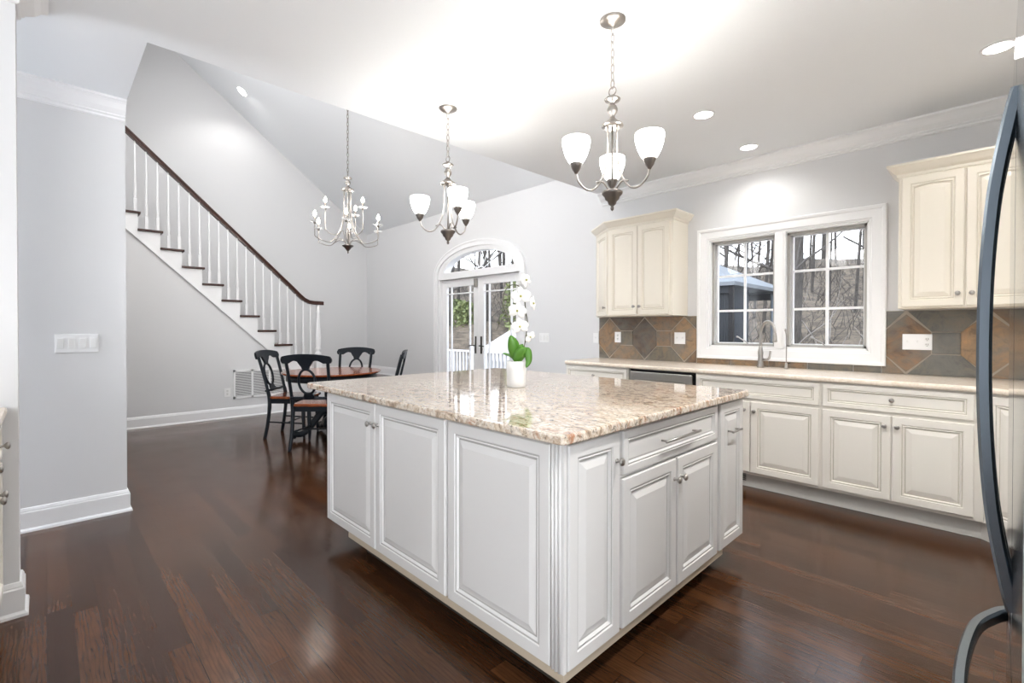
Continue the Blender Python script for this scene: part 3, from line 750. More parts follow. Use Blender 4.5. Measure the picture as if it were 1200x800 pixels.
b = NB(); yn = 3.10; zn0 = ZT[KT-1]
bx(b, (XR-.045, yn-.045, zn0), (XR+.045, yn+.045, zn0+.24))
lathe(b, [(.040, .24), (.046, .25), (.046, .265), (.030, .285), (.028, .30), (.042, .325), (.044, .34), (.034, .36), (.040, .40), (.042, .50), (.036, .62), (.028, .80), (.024, .90), (.030, .915), (.030, .93), (.024, .945), (.026, 1.045)], (XR, yn, zn0), 16)
obj('newel_post', b, M['trim'], t_, True)

# ---------------------------------------------------------------- wall plates, grille
def plate_obj(name, label, cat, pos, u, out, w_, h_, kind):
    """kind: list of device types left to right"""
    u = Vector(u).normalized(); out = Vector(out).normalized()
    t2 = thing(name, label, cat, pos)
    R = Matrix((u, -out, Vector((0, 0, 1)))).transposed().to_4x4()
    b = NB(); bx(b, (-w_/2, -.006, -h_/2), (w_/2, 0, h_/2)); b.transform(R); obj('plate', b, M['plastic'], t2, bevel=.002)
    n = len(kind)
    for i, kd in enumerate(kind):
        xc = (-w_/2)+w_*(i+.5)/n
        if kd == 'rocker':
            b = NB(); bx(b, (xc-.016, -.010, -.033), (xc+.016, -.0062, .033)); b.transform(R); obj('rocker', b, M['ceramic'], t2, bevel=.001)
        elif kd == 'toggle':
            b = NB(); bx(b, (xc-.005, -.016, -.004), (xc+.005, -.0062, .012)); b.transform(R); obj('toggle', b, M['ceramic'], t2)
        else:
            for zc in (-.02, .02):
                b = NB(); lathe(b, [(.015, 0), (.015, -.002)], (xc, -.0062, zc), 14, 'Y')
                b.transform(R); s = obj('socket', b, M['ceramic'], t2)
                b = NB()
                bx(b, (xc-.007, -.0094, zc-.002), (xc-.004, -.0083, zc+.008)); bx(b, (xc+.004, -.0094, zc-.002), (xc+.007, -.0083, zc+.008)); bx(b, (xc-.002, -.0094, zc-.010), (xc+.002, -.0083, zc-.006))
                b.transform(R); obj('slots', b, M['slot'], s)
    return t2
plate_obj('light_switch', 'white four-gang rocker switch plate on the left wall', 'light switch', (-4.2, .15, 1.16), (0, 1, 0), (1, 0, 0), .213, .120, ['rocker']*4)
plate_obj('light_switch', 'white double toggle switch plate on slate left of the window', 'light switch', (-2.247, YB-.0125, 1.163), (1, 0, 0), (0, -1, 0), .116, .118, ['toggle', 'toggle'])
plate_obj('wall_outlet', 'white outlet on the slate below the left wall cabinet', 'outlet', (-2.977, YB-.0125, 1.163), (1, 0, 0), (0, -1, 0), .078, .118, ['outlet'])
plate_obj('light_switch', 'wide white plate of two switches and one outlet right of the window', 'light switch', (-.412, YB-.0125, 1.163), (1, 0, 0), (0, -1, 0), .168, .116, ['toggle', 'toggle', 'outlet'])
plate_obj('light_switch', 'white switch plate on the wall between French door and kitchen counter', 'light switch', (-4.09, YB, 1.14), (1, 0, 0), (0, -1, 0), .165, .118, ['rocker', 'rocker', 'rocker'])
plate_obj('light_switch', 'small white switch plate at the left edge of the slate', 'light switch', (-3.285, YB, 1.15), (1, 0, 0), (0, -1, 0), .07, .116, ['toggle'])
plate_obj('wall_outlet', 'white outlet on the stair wall left of the air grille', 'outlet', (-7.53, 1.815, .36), (0, 1, 0), (1, 0, 0), .078, .12, ['outlet'])
t2 = thing('air_return_grille', 'white louvred air return grille on the stair wall', 'vent', (-7.53, 2.25, .467))
b = NB(); bx(b, (0, -.36, -.205), (.004, .36, .205)); obj('backing', b, M['grey_slot'], t2)
b = NB()
for y0 in (-.36, -.128, .104, .335): bx(b, (.004, y0, -.205), (.014, y0+.025, .205))
bx(b, (.004, -.36, -.205), (.014, .36, -.175)); bx(b, (.004, -.36, .175), (.014, .36, .205)); obj('frame', b, M['plastic'], t2)
b = NB()
for k in range(19):
    z = -.170+k*.0185
    prism(b, [(.0045, -.34, z), (.0115, -.34, z), (.0115, -.34, z+.0085), (.0045, -.34, z+.0085)], (0, .68, 0))
obj('louvres', b, M['plastic'], t2)

# ---------------------------------------------------------------- island
IX0, IX1, IY0, IY1 = -2.80, -.998, 1.218, 2.762
t_ = thing('kitchen_island', 'large grey-white kitchen island with raised-panel doors', 'kitchen island', (-1.9, 2.0, 0))
b = NB(); bx(b, (IX0, IY0, .122), (IX1, IY1, .884)); obj('body', b, M['island'], t_, True, bevel=.001)
b = NB(); bx(b, (-2.544, 1.212, .088), (-.992, 2.507, .121)); obj('plywood_base', b, M['ply'], t_, True)
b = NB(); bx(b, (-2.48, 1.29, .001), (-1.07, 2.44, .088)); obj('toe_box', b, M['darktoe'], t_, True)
FO, FU, FOUT = (0, IY0, 0), (1, 0, 0), (0, -1, 0)
DZ = .126; DH = .748
d = put_panel('door', -2.80, DZ, .575, DH, FO, FU, FOUT, mats_i, t_); put_knob((-2.262, IY0-.018, .77), FOUT, d, t_)
d = put_panel('door', -2.218, DZ, .590, DH, FO, FU, FOUT, mats_i, t_); put_knob((-2.190, IY0-.018, .77), FOUT, d, t_)
put_panel('end_panel', -1.608, DZ, .565, DH, FO, FU, FOUT, mats_i, t_)
RO, RU, ROUT = (IX1, 0, 0), (0, 1, 0), (1, 0, 0)
d = put_panel('door', 1.225, DZ, .303, DH, RO, RU, ROUT, mats_i, t_); put_knob((IX1+.018, 1.503, .772), ROUT, d, t_)
d = put_panel('drawer', 1.550, .706, .862, .168, RO, RU, ROUT, mats_i, t_, 'drawer'); put_bar((IX1+.018, 1.84, .792), (IX1+.018, 2.13, .792), ROUT, d, t_)
d = put_panel('door', 1.550, DZ, .424, .566, RO, RU, ROUT, mats_i, t_); put_knob((IX1+.018, 1.953, .605), ROUT, d, t_)
d = put_panel('door', 1.988, DZ, .424, .566, RO, RU, ROUT, mats_i, t_); put_knob((IX1+.018, 2.012, .605), ROUT, d, t_)
d = put_panel('door', 2.450, DZ, .305, DH, RO, RU, ROUT, mats_i, t_); put_bar((IX1+.018, 2.545, .725), (IX1+.018, 2.64, .725), ROUT, d, t_)
for nm, args in (('end_panel', (-2.75, .70)), ('end_panel', (-1.99, .74))):
    put_panel(nm, args[0], DZ, args[1], DH, (IX0, 0, 0), (0, -1, 0), (-1, 0, 0), mats_i, t_)
# beaded corner post
b = NB(); bx(b, (-1.038, 1.203, .125), (-.984, 1.2175, .88))
for xx in (-1.032, -1.016, -1.000): tube(b, [(xx, 1.202, .126), (xx, 1.202, .879)], .005, 8)
obj('corner_post', b, M['island'], t_, True)
b = NB(); r_ = .03; cx0, cx1, cy0, cy1 = -3.03, -.955, 1.165, 2.785; P = []
for (cx, cy, a0) in ((cx1-r_, cy1-r_, 0), (cx0+r_, cy1-r_, 90), (cx0+r_, cy0+r_, 180), (cx1-r_, cy0+r_, 270)):
    for k in range(7): a = math.radians(a0+15*k); P.append((cx+r_*math.cos(a), cy+r_*math.sin(a), .886))
prism(b, P, (0, 0, .034)); o = obj('granite_countertop', b, M['granite'], bevel=.007); tag(o, 'polished beige and rust granite slab on top of the island', 'countertop')

# ---------------------------------------------------------------- left cabinets beside the camera
t_ = thing('base_cabinet', 'cream base cabinet at the extreme left edge, against the wall end', 'cabinet', (-2.0, -.42, 0))
b = NB(); bx(b, (-2.985, -.72, .11), (-1.2, -.150, .882)); obj('body', b, M['base'], t_, True)
b = NB(); bx(b, (-2.985, -.20, .001), (-1.2, -.19, .11)); obj('toe_kick', b, M['toe'], t_, True)
for k in range(4):
    x = -2.97+k*.44
    d = put_panel('door', -(x+.43), ZD0, .43, ZD1-ZD0, (0, -.150, 0), (-1, 0, 0), (0, 1, 0), mats_b, t_); put_knob((x+(.39 if k % 2 == 0 else .04), -.132, .64), (0, 1, 0), d, t_)
    d = put_panel('drawer', -(x+.43), ZR0, .43, .16, (0, -.150, 0), (-1, 0, 0), (0, 1, 0), mats_b, t_, 'drawer'); put_knob((x+.215, -.132, .792), (0, 1, 0), d, t_)
b = NB(); bx(b, (-2.99, -.74, .884), (-1.2, -.118, .92)); o = obj('countertop', b, M['counter'], bevel=.01); tag(o, 'short beige countertop at the left edge of the view', 'countertop')

# ---------------------------------------------------------------- refrigerator
t_ = thing('refrigerator', 'polished stainless French-door refrigerator at the right edge', 'refrigerator', (.40, 1.15, 0))
fy0, fy1 = .70, 1.62
b = NB(); bx(b, (.07, fy0, .04), (.80, fy1, 1.78)); obj('cabinet_box', b, M['fridge_side'], t_, True, bevel=.005)
def fdoor(name, y0, y1, z0, z1):
    b = NB(); bx(b, (.020, y0, z0), (.066, y1, z1)); return obj(name, b, M['fridge'], t_, True, bevel=.008)
d1 = fdoor('door', 1.163, fy1, .70, 1.79); d2 = fdoor('door', fy0, 1.157, .70, 1.79); d3 = fdoor('freezer_drawer', fy0, fy1, .08, .69)
def fhandle(pts, par):
    b = NB(); P = bez(pts, 8); rg = []; ax = 1 if abs(P[-1].z-P[0].z) > .1 else 2
    for i, p in enumerate(P):
        d_ = (P[min(len(P)-1, i+1)]-P[max(0, i-1)]).normalized(); wv_ = Vector((0, 1, 0)) if ax == 1 else Vector((0, 0, 1)); n_ = d_.cross(wv_).normalized()
        rg.append([b.verts.new(p+n_*a_*.0095+wv_*c_*.014) for a_, c_ in ((-1, -.6), (-.6, -1), (.6, -1), (1, -.6), (1, .6), (.6, 1), (-.6, 1), (-1, .6))])
    for a_, c_ in zip(rg, rg[1:]):
        for k in range(8): b.faces.new((a_[k], a_[(k+1) % 8], c_[(k+1) % 8], c_[k]))
    b.faces.new(rg[0]); b.faces.new(rg[-1][::-1]); b.transform(Matrix.Translation(-t_.location)); return obj('handle', b, M['fridge_handle'], par)
for y, dd in ((1.19, d1), (1.13, d2)):
    fhandle([(.022, y, 1.65), (.012, y, 1.60), (-.005, y, 1.48), (-.014, y, 1.32), (-.014, y, 1.13), (-.005, y, .97), (.012, y, .85), (.022, y, .80)], dd)
fhandle([(.024, 1.50, .64), (.000, 1.46, .64), (-.030, 1.36, .64), (-.042, 1.16, .64), (-.030, .96, .64), (.0, .86, .64), (.024, .82, .64)], d3)
b = NB(); bx(b, (.10, fy0+.02, .001), (.78, fy1-.02, .04)); obj('base_grille', b, M['blackm'], t_, True)

# ---------------------------------------------------------------- faucet and tap
t_ = thing('faucet', 'brushed nickel gooseneck pull-down faucet in front of the window', 'faucet', (-1.445, 4.46, .92))
b = NB(); lathe(b, [(.028, 0), (.030, .004), (.026, .02), (.021, .05), (.020, .10), (.023, .13), (.018, .16), (.0135, .19)], seg=20)
tube(b, bez([(0, 0, .185), (0, 0, .27), (.004, -.002, .33), (.030, -.012, .385), (.070, -.028, .40), (.108, -.044, .375), (.124, -.05, .33), (.128, -.052, .30)], 8), .0125, 12); obj('spout', b, M['nickel'], t_)
b = NB(); lathe(b, [(.0135, 0), (.016, -.02), (.019, -.065), (.021, -.075), (.010, -.08)], (.1285, -.0525, .305), 14); obj('spray_head', b, M['nickel'], t_)
b = NB(); tube(b, [(.02, 0, .075), (.062, -.01, .075)], .011, 10); tube(b, bez([(.062, -.010, .075), (.075, -.012, .095), (.082, -.012, .15)], 5), [.010]*6+[.008]*5, 10); obj('lever', b, M['nickel'], t_)
t_ = thing('water_tap', 'slender nickel filtered water tap right of the faucet', 'faucet', (-1.243, 4.46, .92))
b = NB(); lathe(b, [(.016, 0), (.017, .004), (.012, .012), (.010, .045), (.008, .05)], seg=14); obj('base', b, M['nickel'], t_)
b = NB(); tube(b, bez([(0, 0, .045), (0, 0, .26), (-.004, -.004, .31), (.0, -.02, .335), (.004, -.05, .335), (.006, -.062, .32)], 6), .0045, 8); obj('spout', b, M['nickel'], t_)
b = NB(); tube(b, [(0, 0, .04), (.03, .01, .055)], .004, 8); obj('lever', b, M['blackm'], t_)

# ---------------------------------------------------------------- orchid
t_ = thing('potted_orchid', 'white orchid in a white ceramic pot on the island', 'plant', (-1.961, 1.96, .9205))
b = NB(); lathe(b, [(.050, 0), (.053, .003), (.056, .03), (.058, .10), (.058, .150), (.052, .150), (.050, .12)], seg=32, capt=False); obj('pot', b, M['ceramic'], t_)
b = NB(); lathe(b, [(.0505, .10), (.0505, .125), (.02, .135)], seg=20); obj('potting_moss', b, M['moss'], t_)
VR = Vector((_cy, _sy, 0)); VF = Vector((-_sy, _cy, 0))
def oc(px, py, dep=0):
    """plant-local point: sideways / height offsets in photo pixels of the pot, plus depth"""
    return VR*((px-605)/200.)+VF*dep+Vector((0, 0, .15-(py-423)/200.))
def leafm(P, widths, mat, name, cup=.15):
    P = bez([oc(*p) for p in P], 5); b = NB(); n = len(P); L = []
    for i, p in enumerate(P):
        s = i/(n-1); d_ = (P[min(n-1, i+1)]-P[max(0, i-1)]).normalized()
        sd = d_.cross(VF); sd.normalize(); w_ = widths*math.sin(PI*min(1, s*.94+.06))**.6
        row = [b.verts.new(p+sd*w_*k+VF*(-cup*w_*(1-k*k))) for k in (-1, -.5, 0, .5, 1)]; L.append(row)
    for a, c in zip(L, L[1:]):
        for k in range(4): b.faces.new((a[k], a[k+1], c[k+1], c[k])).smooth = True
    o = obj(name, b, mat, t_, fix=False); md = o.modifiers.new('s', 'SOLIDIFY'); md.thickness = .0025; return o
leafm([(606, 424, .0), (603, 412, -.01), (601, 402, -.02), (598, 393, -.03)], .034, M['leaf'], 'leaf', .3)
leafm([(606, 425, -.02), (607, 418, -.035), (611, 411, -.05), (616, 407, -.06)], .030, M['leaf'], 'leaf', .3)
leafm([(608, 424, -.03), (615, 412, -.045), (618, 412, -.05), (619, 422, -.055), (616, 430, -.06)], .021, M['leaf'], 'leaf', .3)
leafm([(603, 422, .0), (598, 417, .0), (593, 415, .0), (589, 414, .0)], .007, M['leaf'], 'leaf', .2)
leafm([(606, 424, .02), (609, 412, .05), (613, 404, .07)], .026, M['leaf'], 'leaf', .3)
b = NB(); tube(b, bez([oc(607, 425, 0), oc(613, 412, .01), oc(616, 395, .01), oc(618, 378, .0), oc(616, 366, -.01), oc(614, 350, -.01), oc(610, 338, 0), oc(602, 334, .01), oc(594, 338, .01), oc(590, 347, .01), oc(589, 357, .01)], 6), .0028, 8); obj('flower_stem', b, M['stem'], t_)
b = NB(); tube(b, bez([oc(589, 357, .01), oc(594, 370, .01), oc(600, 382, .01)], 5), .0035, 8); obj('flower_stem', b, M['stem'], t_)
b = NB(); tube(b, [oc(609, 425, .02), oc(617, 396, .02), oc(615, 345, .02)], .002, 6); obj('support_stake', b, M['stem'], t_)
def flower(px, py, dep, r, yaw_, tilt=0, roll=0):
    b = NB()
    def petal(ang, L, W):
        rows = []
        for i in range(7):
            s = i/6; w_ = W*math.sin(PI*min(1, .08+s*.88))**.75; rows.append([(s*L, w_*k, .10*L*math.sin(PI*s)-.25*w_*abs(k)) for k in (-1, -.5, 0, .5, 1)])
        R = Matrix.Rotation(ang, 3, 'Z')
        vs = [[b.verts.new(R @ Vector(q)) for q in row] for row in rows]
        for a, c in zip(vs, vs[1:]):
            for k in range(4): b.faces.new((a[k], a[k+1], c[k+1], c[k])).smooth = True
    for a in (90, 215, 325): petal(math.radians(a), r, r*.36)
    for a in (8, 172): petal(math.radians(a), r*1.05, r*.58)
    # local z faces the viewer side
    n_ = (-VF*math.cos(yaw_)+VR*math.sin(yaw_)+Vector((0, 0, tilt))).normalized(); x_ = Vector((0, 0, 1)).cross(n_).normalized(); y_ = n_.cross(x_)
    R = Matrix((x_, y_, n_)).transposed() @ Matrix.Rotation(roll, 3, 'Z'); T_ = Matrix.Translation(oc(px, py, dep)) @ R.to_4x4()
    b.transform(T_); fl = obj('flower', b, M['petal'], t_, fix=False)
    md = fl.modifiers.new('s', 'SOLIDIFY'); md.thickness = .0012
    b = NB(); lathe(b, [(.001, 0), (r*.13, r*.06), (r*.10, r*.20), (.001, r*.3)], seg=10); b.transform(T_); obj('lip', b, M['lip'], fl)
flower(610, 348, -.03, .056, 0, -.1, .1); flower(606, 365, -.035, .052, -.2, -.1, -.2); flower(609, 383, -.03, .050, .1, -.15, .15)
flower(616, 329, .0, .048, .9, .2, .5); flower(624, 356, .0, .046, 1.2, 0, -.3); flower(621, 395, -.01, .034, .6, -.3, .8)
flower(612, 334, .03, .042, 2.6, .1, .2)

# ---------------------------------------------------------------- pendants and chandelier
def arm_pts(r0, ztop, zbot, R, zcup, a, rm):
    pr = [(r0, ztop), (r0*1.05, ztop-(ztop-zbot)*.45), (r0+.35*(rm-r0), zbot+(ztop-zbot)*.22), (rm, zbot+.004), (rm+(R-rm)*.45, zbot-.006), (R-.012, zbot+.03), (R, zbot+.075), (R, zcup)]
    return [Vector((r*math.cos(a), r*math.sin(a), z)) for r, z in bez([Vector((p[0], p[1], 0)) for p in pr], 7) and [(v.x, v.y) for v in bez([Vector((p[0], p[1], 0)) for p in pr], 7)]]
def light_at(name, loc, power, parent, rad=.03, col=(1, .98, .95)):
    l = bpy.data.lights.new(name, 'POINT'); l.energy = power; l.shadow_soft_size = rad; l.color = col
    o = bpy.data.objects.new(name, l); C.objects.link(o); o.parent = parent; o.location = loc; return o
def chain(b, z0, z1, pitch=.036, r=.0028, wdt=.009):
    n = max(1, round((z1-z0)/pitch)); p = (z1-z0)/n
    for k in range(n):
        zc = z0+p*(k+.5); hl = p*.62; pts = []
        for j in range(12):
            a = 2*PI*j/12; x = wdt*math.cos(a); z = zc+hl*math.sin(a)
            pts.append((x, 0, z) if k % 2 == 0 else (0, x, z))
        tube(b, pts, r, 6, closed=True)
def pendant(loc, label, ang):
    """origin at the ceiling"""
    t_ = thing('pendant_light', label, 'chandelier', loc, group=None)
    b = NB(); lathe(b, [(.064, 0), (.064, -.006), (.056, -.012), (.040, -.022), (.012, -.028), (.006, -.036)], seg=28); obj('canopy', b, M['champ'], t_)
    b = NB(); chain(b, -.335, -.034); obj('chain', b, M['nickel'], t_)
    b = NB(); tube(b, [(.021*math.cos(2*PI*k/16), 0, -.352+.021*math.sin(2*PI*k/16)) for k in range(16)], .003, 6, closed=True)
    lathe(b, [(.008, -0.370), (.014, -0.378), (.034, -0.386), (.040, -0.392), (.036, -0.400), (.014, -0.408), (.010, -0.416), (.020, -0.426), (.026, -0.442), (.024, -0.458), (.012, -0.474), (.013, -0.484), (.020, -0.492), (.034, -0.506), (.052, -0.518), (.054, -0.526), (.030, -0.530), (.020, -0.532)], seg=24); obj('column', b, M['champ'], t_)
    b = NB(); lathe(b, [(.001, -.945), (.007, -.94), (.009, -.93), (.006, -.922), (.018, -.912), (.022, -.898), (.034, -.888), (.038, -.875), (.050, -.862), (.052, -.852), (.044, -.846), (.020, -.842)], seg=24); obj('finial', b, M['pewter'], t_)
    b = NB(); tube(b, [(0, 0, -.53), (0, 0, -.85)], .005, 8); obj('center_rod', b, M['champ'], t_)
    for k in range(3):
        a = ang+2*PI*k/3; dx, dy = math.cos(a), math.sin(a); R = .198
        b = NB(); tube(b, arm_pts(.026, -.525, -.845, R, -.762, a, .095), .0052, 8)
        q = bez([(.012, -.850, 0), (.030, -.828, 0), (.055, -.806, 0), (.088, -.812, 0)], 5); tube(b, [(p.x*dx, p.x*dy, p.y) for p in q], .005, 8)
        ar = obj('arm', b, M['champ'], t_)
        b = NB(); lathe(b, [(.006, -.782), (.010, -.774), (.020, -.760), (.026, -.744), (.030, -.736), (.030, -.730), (.01, -.728)], (R*dx, R*dy, 0), 20); obj('socket_cup', b, M['pewter'], t_)
        b = NB(); lathe(b, [(.026, -.736), (.040, -.718), (.054, -.690), (.064, -.656), (.068, -.630), (.066, -.612), (.063, -.612), (.062, -.64), (.050, -.690), (.030, -.724)], (R*dx, R*dy, 0), 28, capb=False, capt=False)
        s = obj('glass_shade', b, M['shade'], t_)
        b = NB(); lathe(b, [(.010, -.722), (.014, -.71), (.024, -.685), (.026, -.668), (.018, -.648), (.001, -.640)], (R*dx, R*dy, 0), 14); obj('bulb', b, M['bulb'], t_)
        light_at('bulb_light', (R*dx, R*dy, -.575), 1.5, t_, .06)
    return t_
a_r = math.atan2(Rt.y, Rt.x); a_f = math.atan2(Fw.y, Fw.x)
pendant((-1.347, 2.02, CZ), 'three-shade nickel pendant nearest the camera, rightmost of the hanging lights', math.atan2(2.02, -1.347))
pendant((-2.688, 2.011, CZ), 'three-shade nickel pendant over the far end of the island, middle of the hanging lights', math.atan2(2.011, -2.688)+PI+math.radians(19))
cx, cy = -5.44, 2.59
t_ = thing('chandelier', 'nine-candle nickel chandelier with glass dishes above the dining table', 'chandelier', (cx, cy, 2.15))
zc = vz(cy)-2.15
b = NB(); lathe(b, [(.060, -.03), (.062, -.004), (.05, .0)], (0, 0, zc-.03), 20); obj('canopy', b, M['champ'], t_)
b = NB(); chain(b, .93, zc-.055, .045, .003, .010); obj('chain', b, M['pewter'], t_)
b = NB(); lathe(b, [(.008, .93), (.014, .915), (.046, .905), (.050, .897), (.016, .885), (.012, .875), (.030, .86), (.034, .845), (.028, .825), (.014, .81), (.020, .80), (.040, .785), (.070, .765), (.074, .752), (.05, .745), (.02, .742)], seg=24); obj('column', b, M['champ'], t_)
b = NB(); lathe(b, [(.001, 0), (.008, .006), (.010, .018), (.007, .026), (.022, .045), (.040, .070), (.064, .088), (.066, .098), (.05, .104), (.02, .108)], seg=24); obj('finial', b, M['pewter'], t_)
b = NB(); tube(b, [(0, 0, .745), (0, 0, .10)], .006, 8)
obj('center_rod', b, M['champ'], t_)
a_c = a_r+math.radians(18.5)
specs = [(a_c+math.radians(28+60*k), .40, .10, .305, .20) for k in range(6)]+[(a_c+math.radians(an), .255, .20, .50, .12) for an in (194, 311, 70)]
for a, R, zb, zcup, rm in specs:
    dx, dy = math.cos(a), math.sin(a)
    b = NB(); tube(b, arm_pts(.045, .75, zb+.02, R, zcup, a, rm), .0052, 8)
    q = bez([(.02, .10, 0), (.05, zb+.05, 0), (rm*.55, zb+.065, 0), (rm, zb+.03, 0)], 5); tube(b, [(p.x*dx, p.x*dy, p.y) for p in q], .005, 8); obj('arm', b, M['champ'], t_)
    b = NB(); lathe(b, [(.010, zcup-.01), (.016, zcup+.004), (.012, zcup+.012), (.0115, zcup+.075)], (R*dx, R*dy, 0), 12); obj('candle_sleeve', b, M['pewter'], t_)
    b = NB(); lathe(b, [(.014, zcup+.004), (.035, zcup+.008), (.052, zcup+.020), (.054, zcup+.024), (.035, zcup+.012), (.014, zcup+.009)], (R*dx, R*dy, 0), 20, capb=False, capt=False); obj('glass_dish', b, M['crystal'], t_)
    b = NB(); lathe(b, [(.008, zcup+.075), (.016, zcup+.090), (.018, zcup+.105), (.010, zcup+.125), (.001, zcup+.142)], (R*dx, R*dy, 0), 12); obj('bulb', b, M['bulb'], t_)
    light_at('bulb_light', (R*dx, R*dy, zcup+.16), 1.4, t_, .03)

# recessed lights
def recessed(loc, label, n_=(0, 0, -1), power=9, r=.062, spot=150):
    t_ = thing('recessed_light', label, 'ceiling light', loc)
    R = Vector(n_).to_track_quat('Z', 'Y').to_matrix().to_4x4()
    b = NB(); lathe(b, [(r, .001), (r+.014, .001), (r+.014, .005), (r, .008)], seg=28, capb=False, capt=False); b.transform(R); obj('trim_ring', b, M['plastic'], t_)
    b = NB(); lathe(b, [(r, .001), (r, .004)], seg=28); b.transform(R); obj('lamp_disc', b, M['disc'], t_)
    l = bpy.data.lights.new('spot', 'SPOT'); l.energy = power; l.spot_size = math.radians(spot); l.spot_blend = .7; l.shadow_soft_size = .06; l.color = (1, .98, .95)
    o = bpy.data.objects.new('spot', l); C.objects.link(o); o.parent = t_; o.location = Vector(n_)*.03; o.rotation_euler = Vector((0, 0, -1)).to_track_quat('-Z', 'Y').to_euler()
    return t_
recessed((-.004, 3.70, CZ), 'round recessed ceiling light nearest the refrigerator', power=12)
recessed((-1.480, 3.367, CZ), 'round recessed ceiling light beside the right pendant', power=22)
recessed((-1.475, 4.236, CZ), 'round recessed ceiling light above the kitchen window', power=12)
nv = Vector((0, -VS, -1)).normalized()
recessed((-8.20, 2.20, vz(2.20)), 'round recessed light in the sloped ceiling above the stairs', tuple(nv), power=17, r=.075)
# extra downlights added out of view to brighten the dining side and kitchen
for k, (x, y, p) in enumerate([(-4.5, 1.7, 125), (-5.9, 1.1, 18)]):  # added to brighten the wall under the stairs
    recessed((x, y, vz(y)), ['round recessed light high in the sloped ceiling over the dining area', 'round recessed light near the top of the sloped ceiling'][k], tuple(nv), power=p, r=.075)
for k, (x, y, p) in enumerate([(-.004, 2.15, 105), (-.004, .55, 26), (-1.48, .35, 4), (1.6, -.9, 16), (-1.4, -1.6, 5)]):  # unseen extras that lift the island side and base cabinets
    recessed((x, y, CZ), ['round recessed ceiling light over the refrigerator aisle', 'round recessed ceiling light right above the camera', 'round recessed ceiling light over the aisle left of the camera', 'round recessed ceiling light far behind the refrigerator', 'round recessed ceiling light behind the camera'][k], power=p)


# ---------------------------------------------------------------- dining table and chairs
t_ = thing('dining_table', 'round orange-brown wood dining table with black scroll-footed pedestal', 'table', (-5.475, 2.414, 0))
b = NB(); lathe(b, [(.53, .735), (.545, .742), (.55, .752), (.545, .760)], seg=64); obj('tabletop', b, M['cherry'], t_)
b = NB(); lathe(b, [(.50, .665), (.50, .735)], seg=48, capb=True); obj('apron', b, M['black'], t_)
b = NB(); lathe(b, [(.10, .10), (.115, .14), (.10, .20), (.06, .24), (.055, .32), (.085, .42), (.09, .50), (.06, .60), (.07, .64), (.14, .664)], seg=24); obj('pedestal', b, M['black'], t_)
for k in range(4):
    a = a_r+math.radians(-50+90*k); dx, dy = math.cos(a), math.sin(a)
    q = bez([(.06, .30, 0), (.12, .29, 0), (.20, .20, 0), (.28, .10, 0), (.36, .062, 0), (.42, .075, 0), (.435, .055, 0), (.41, .040, 0)], 6)
    b = NB(); n = len(q); tube(b, [(p.x*dx, p.x*dy, p.y) for p in q], [.045-.018*i/(n-1) for i in range(n)], 10); obj('scroll_leg', b, M['black'], t_)

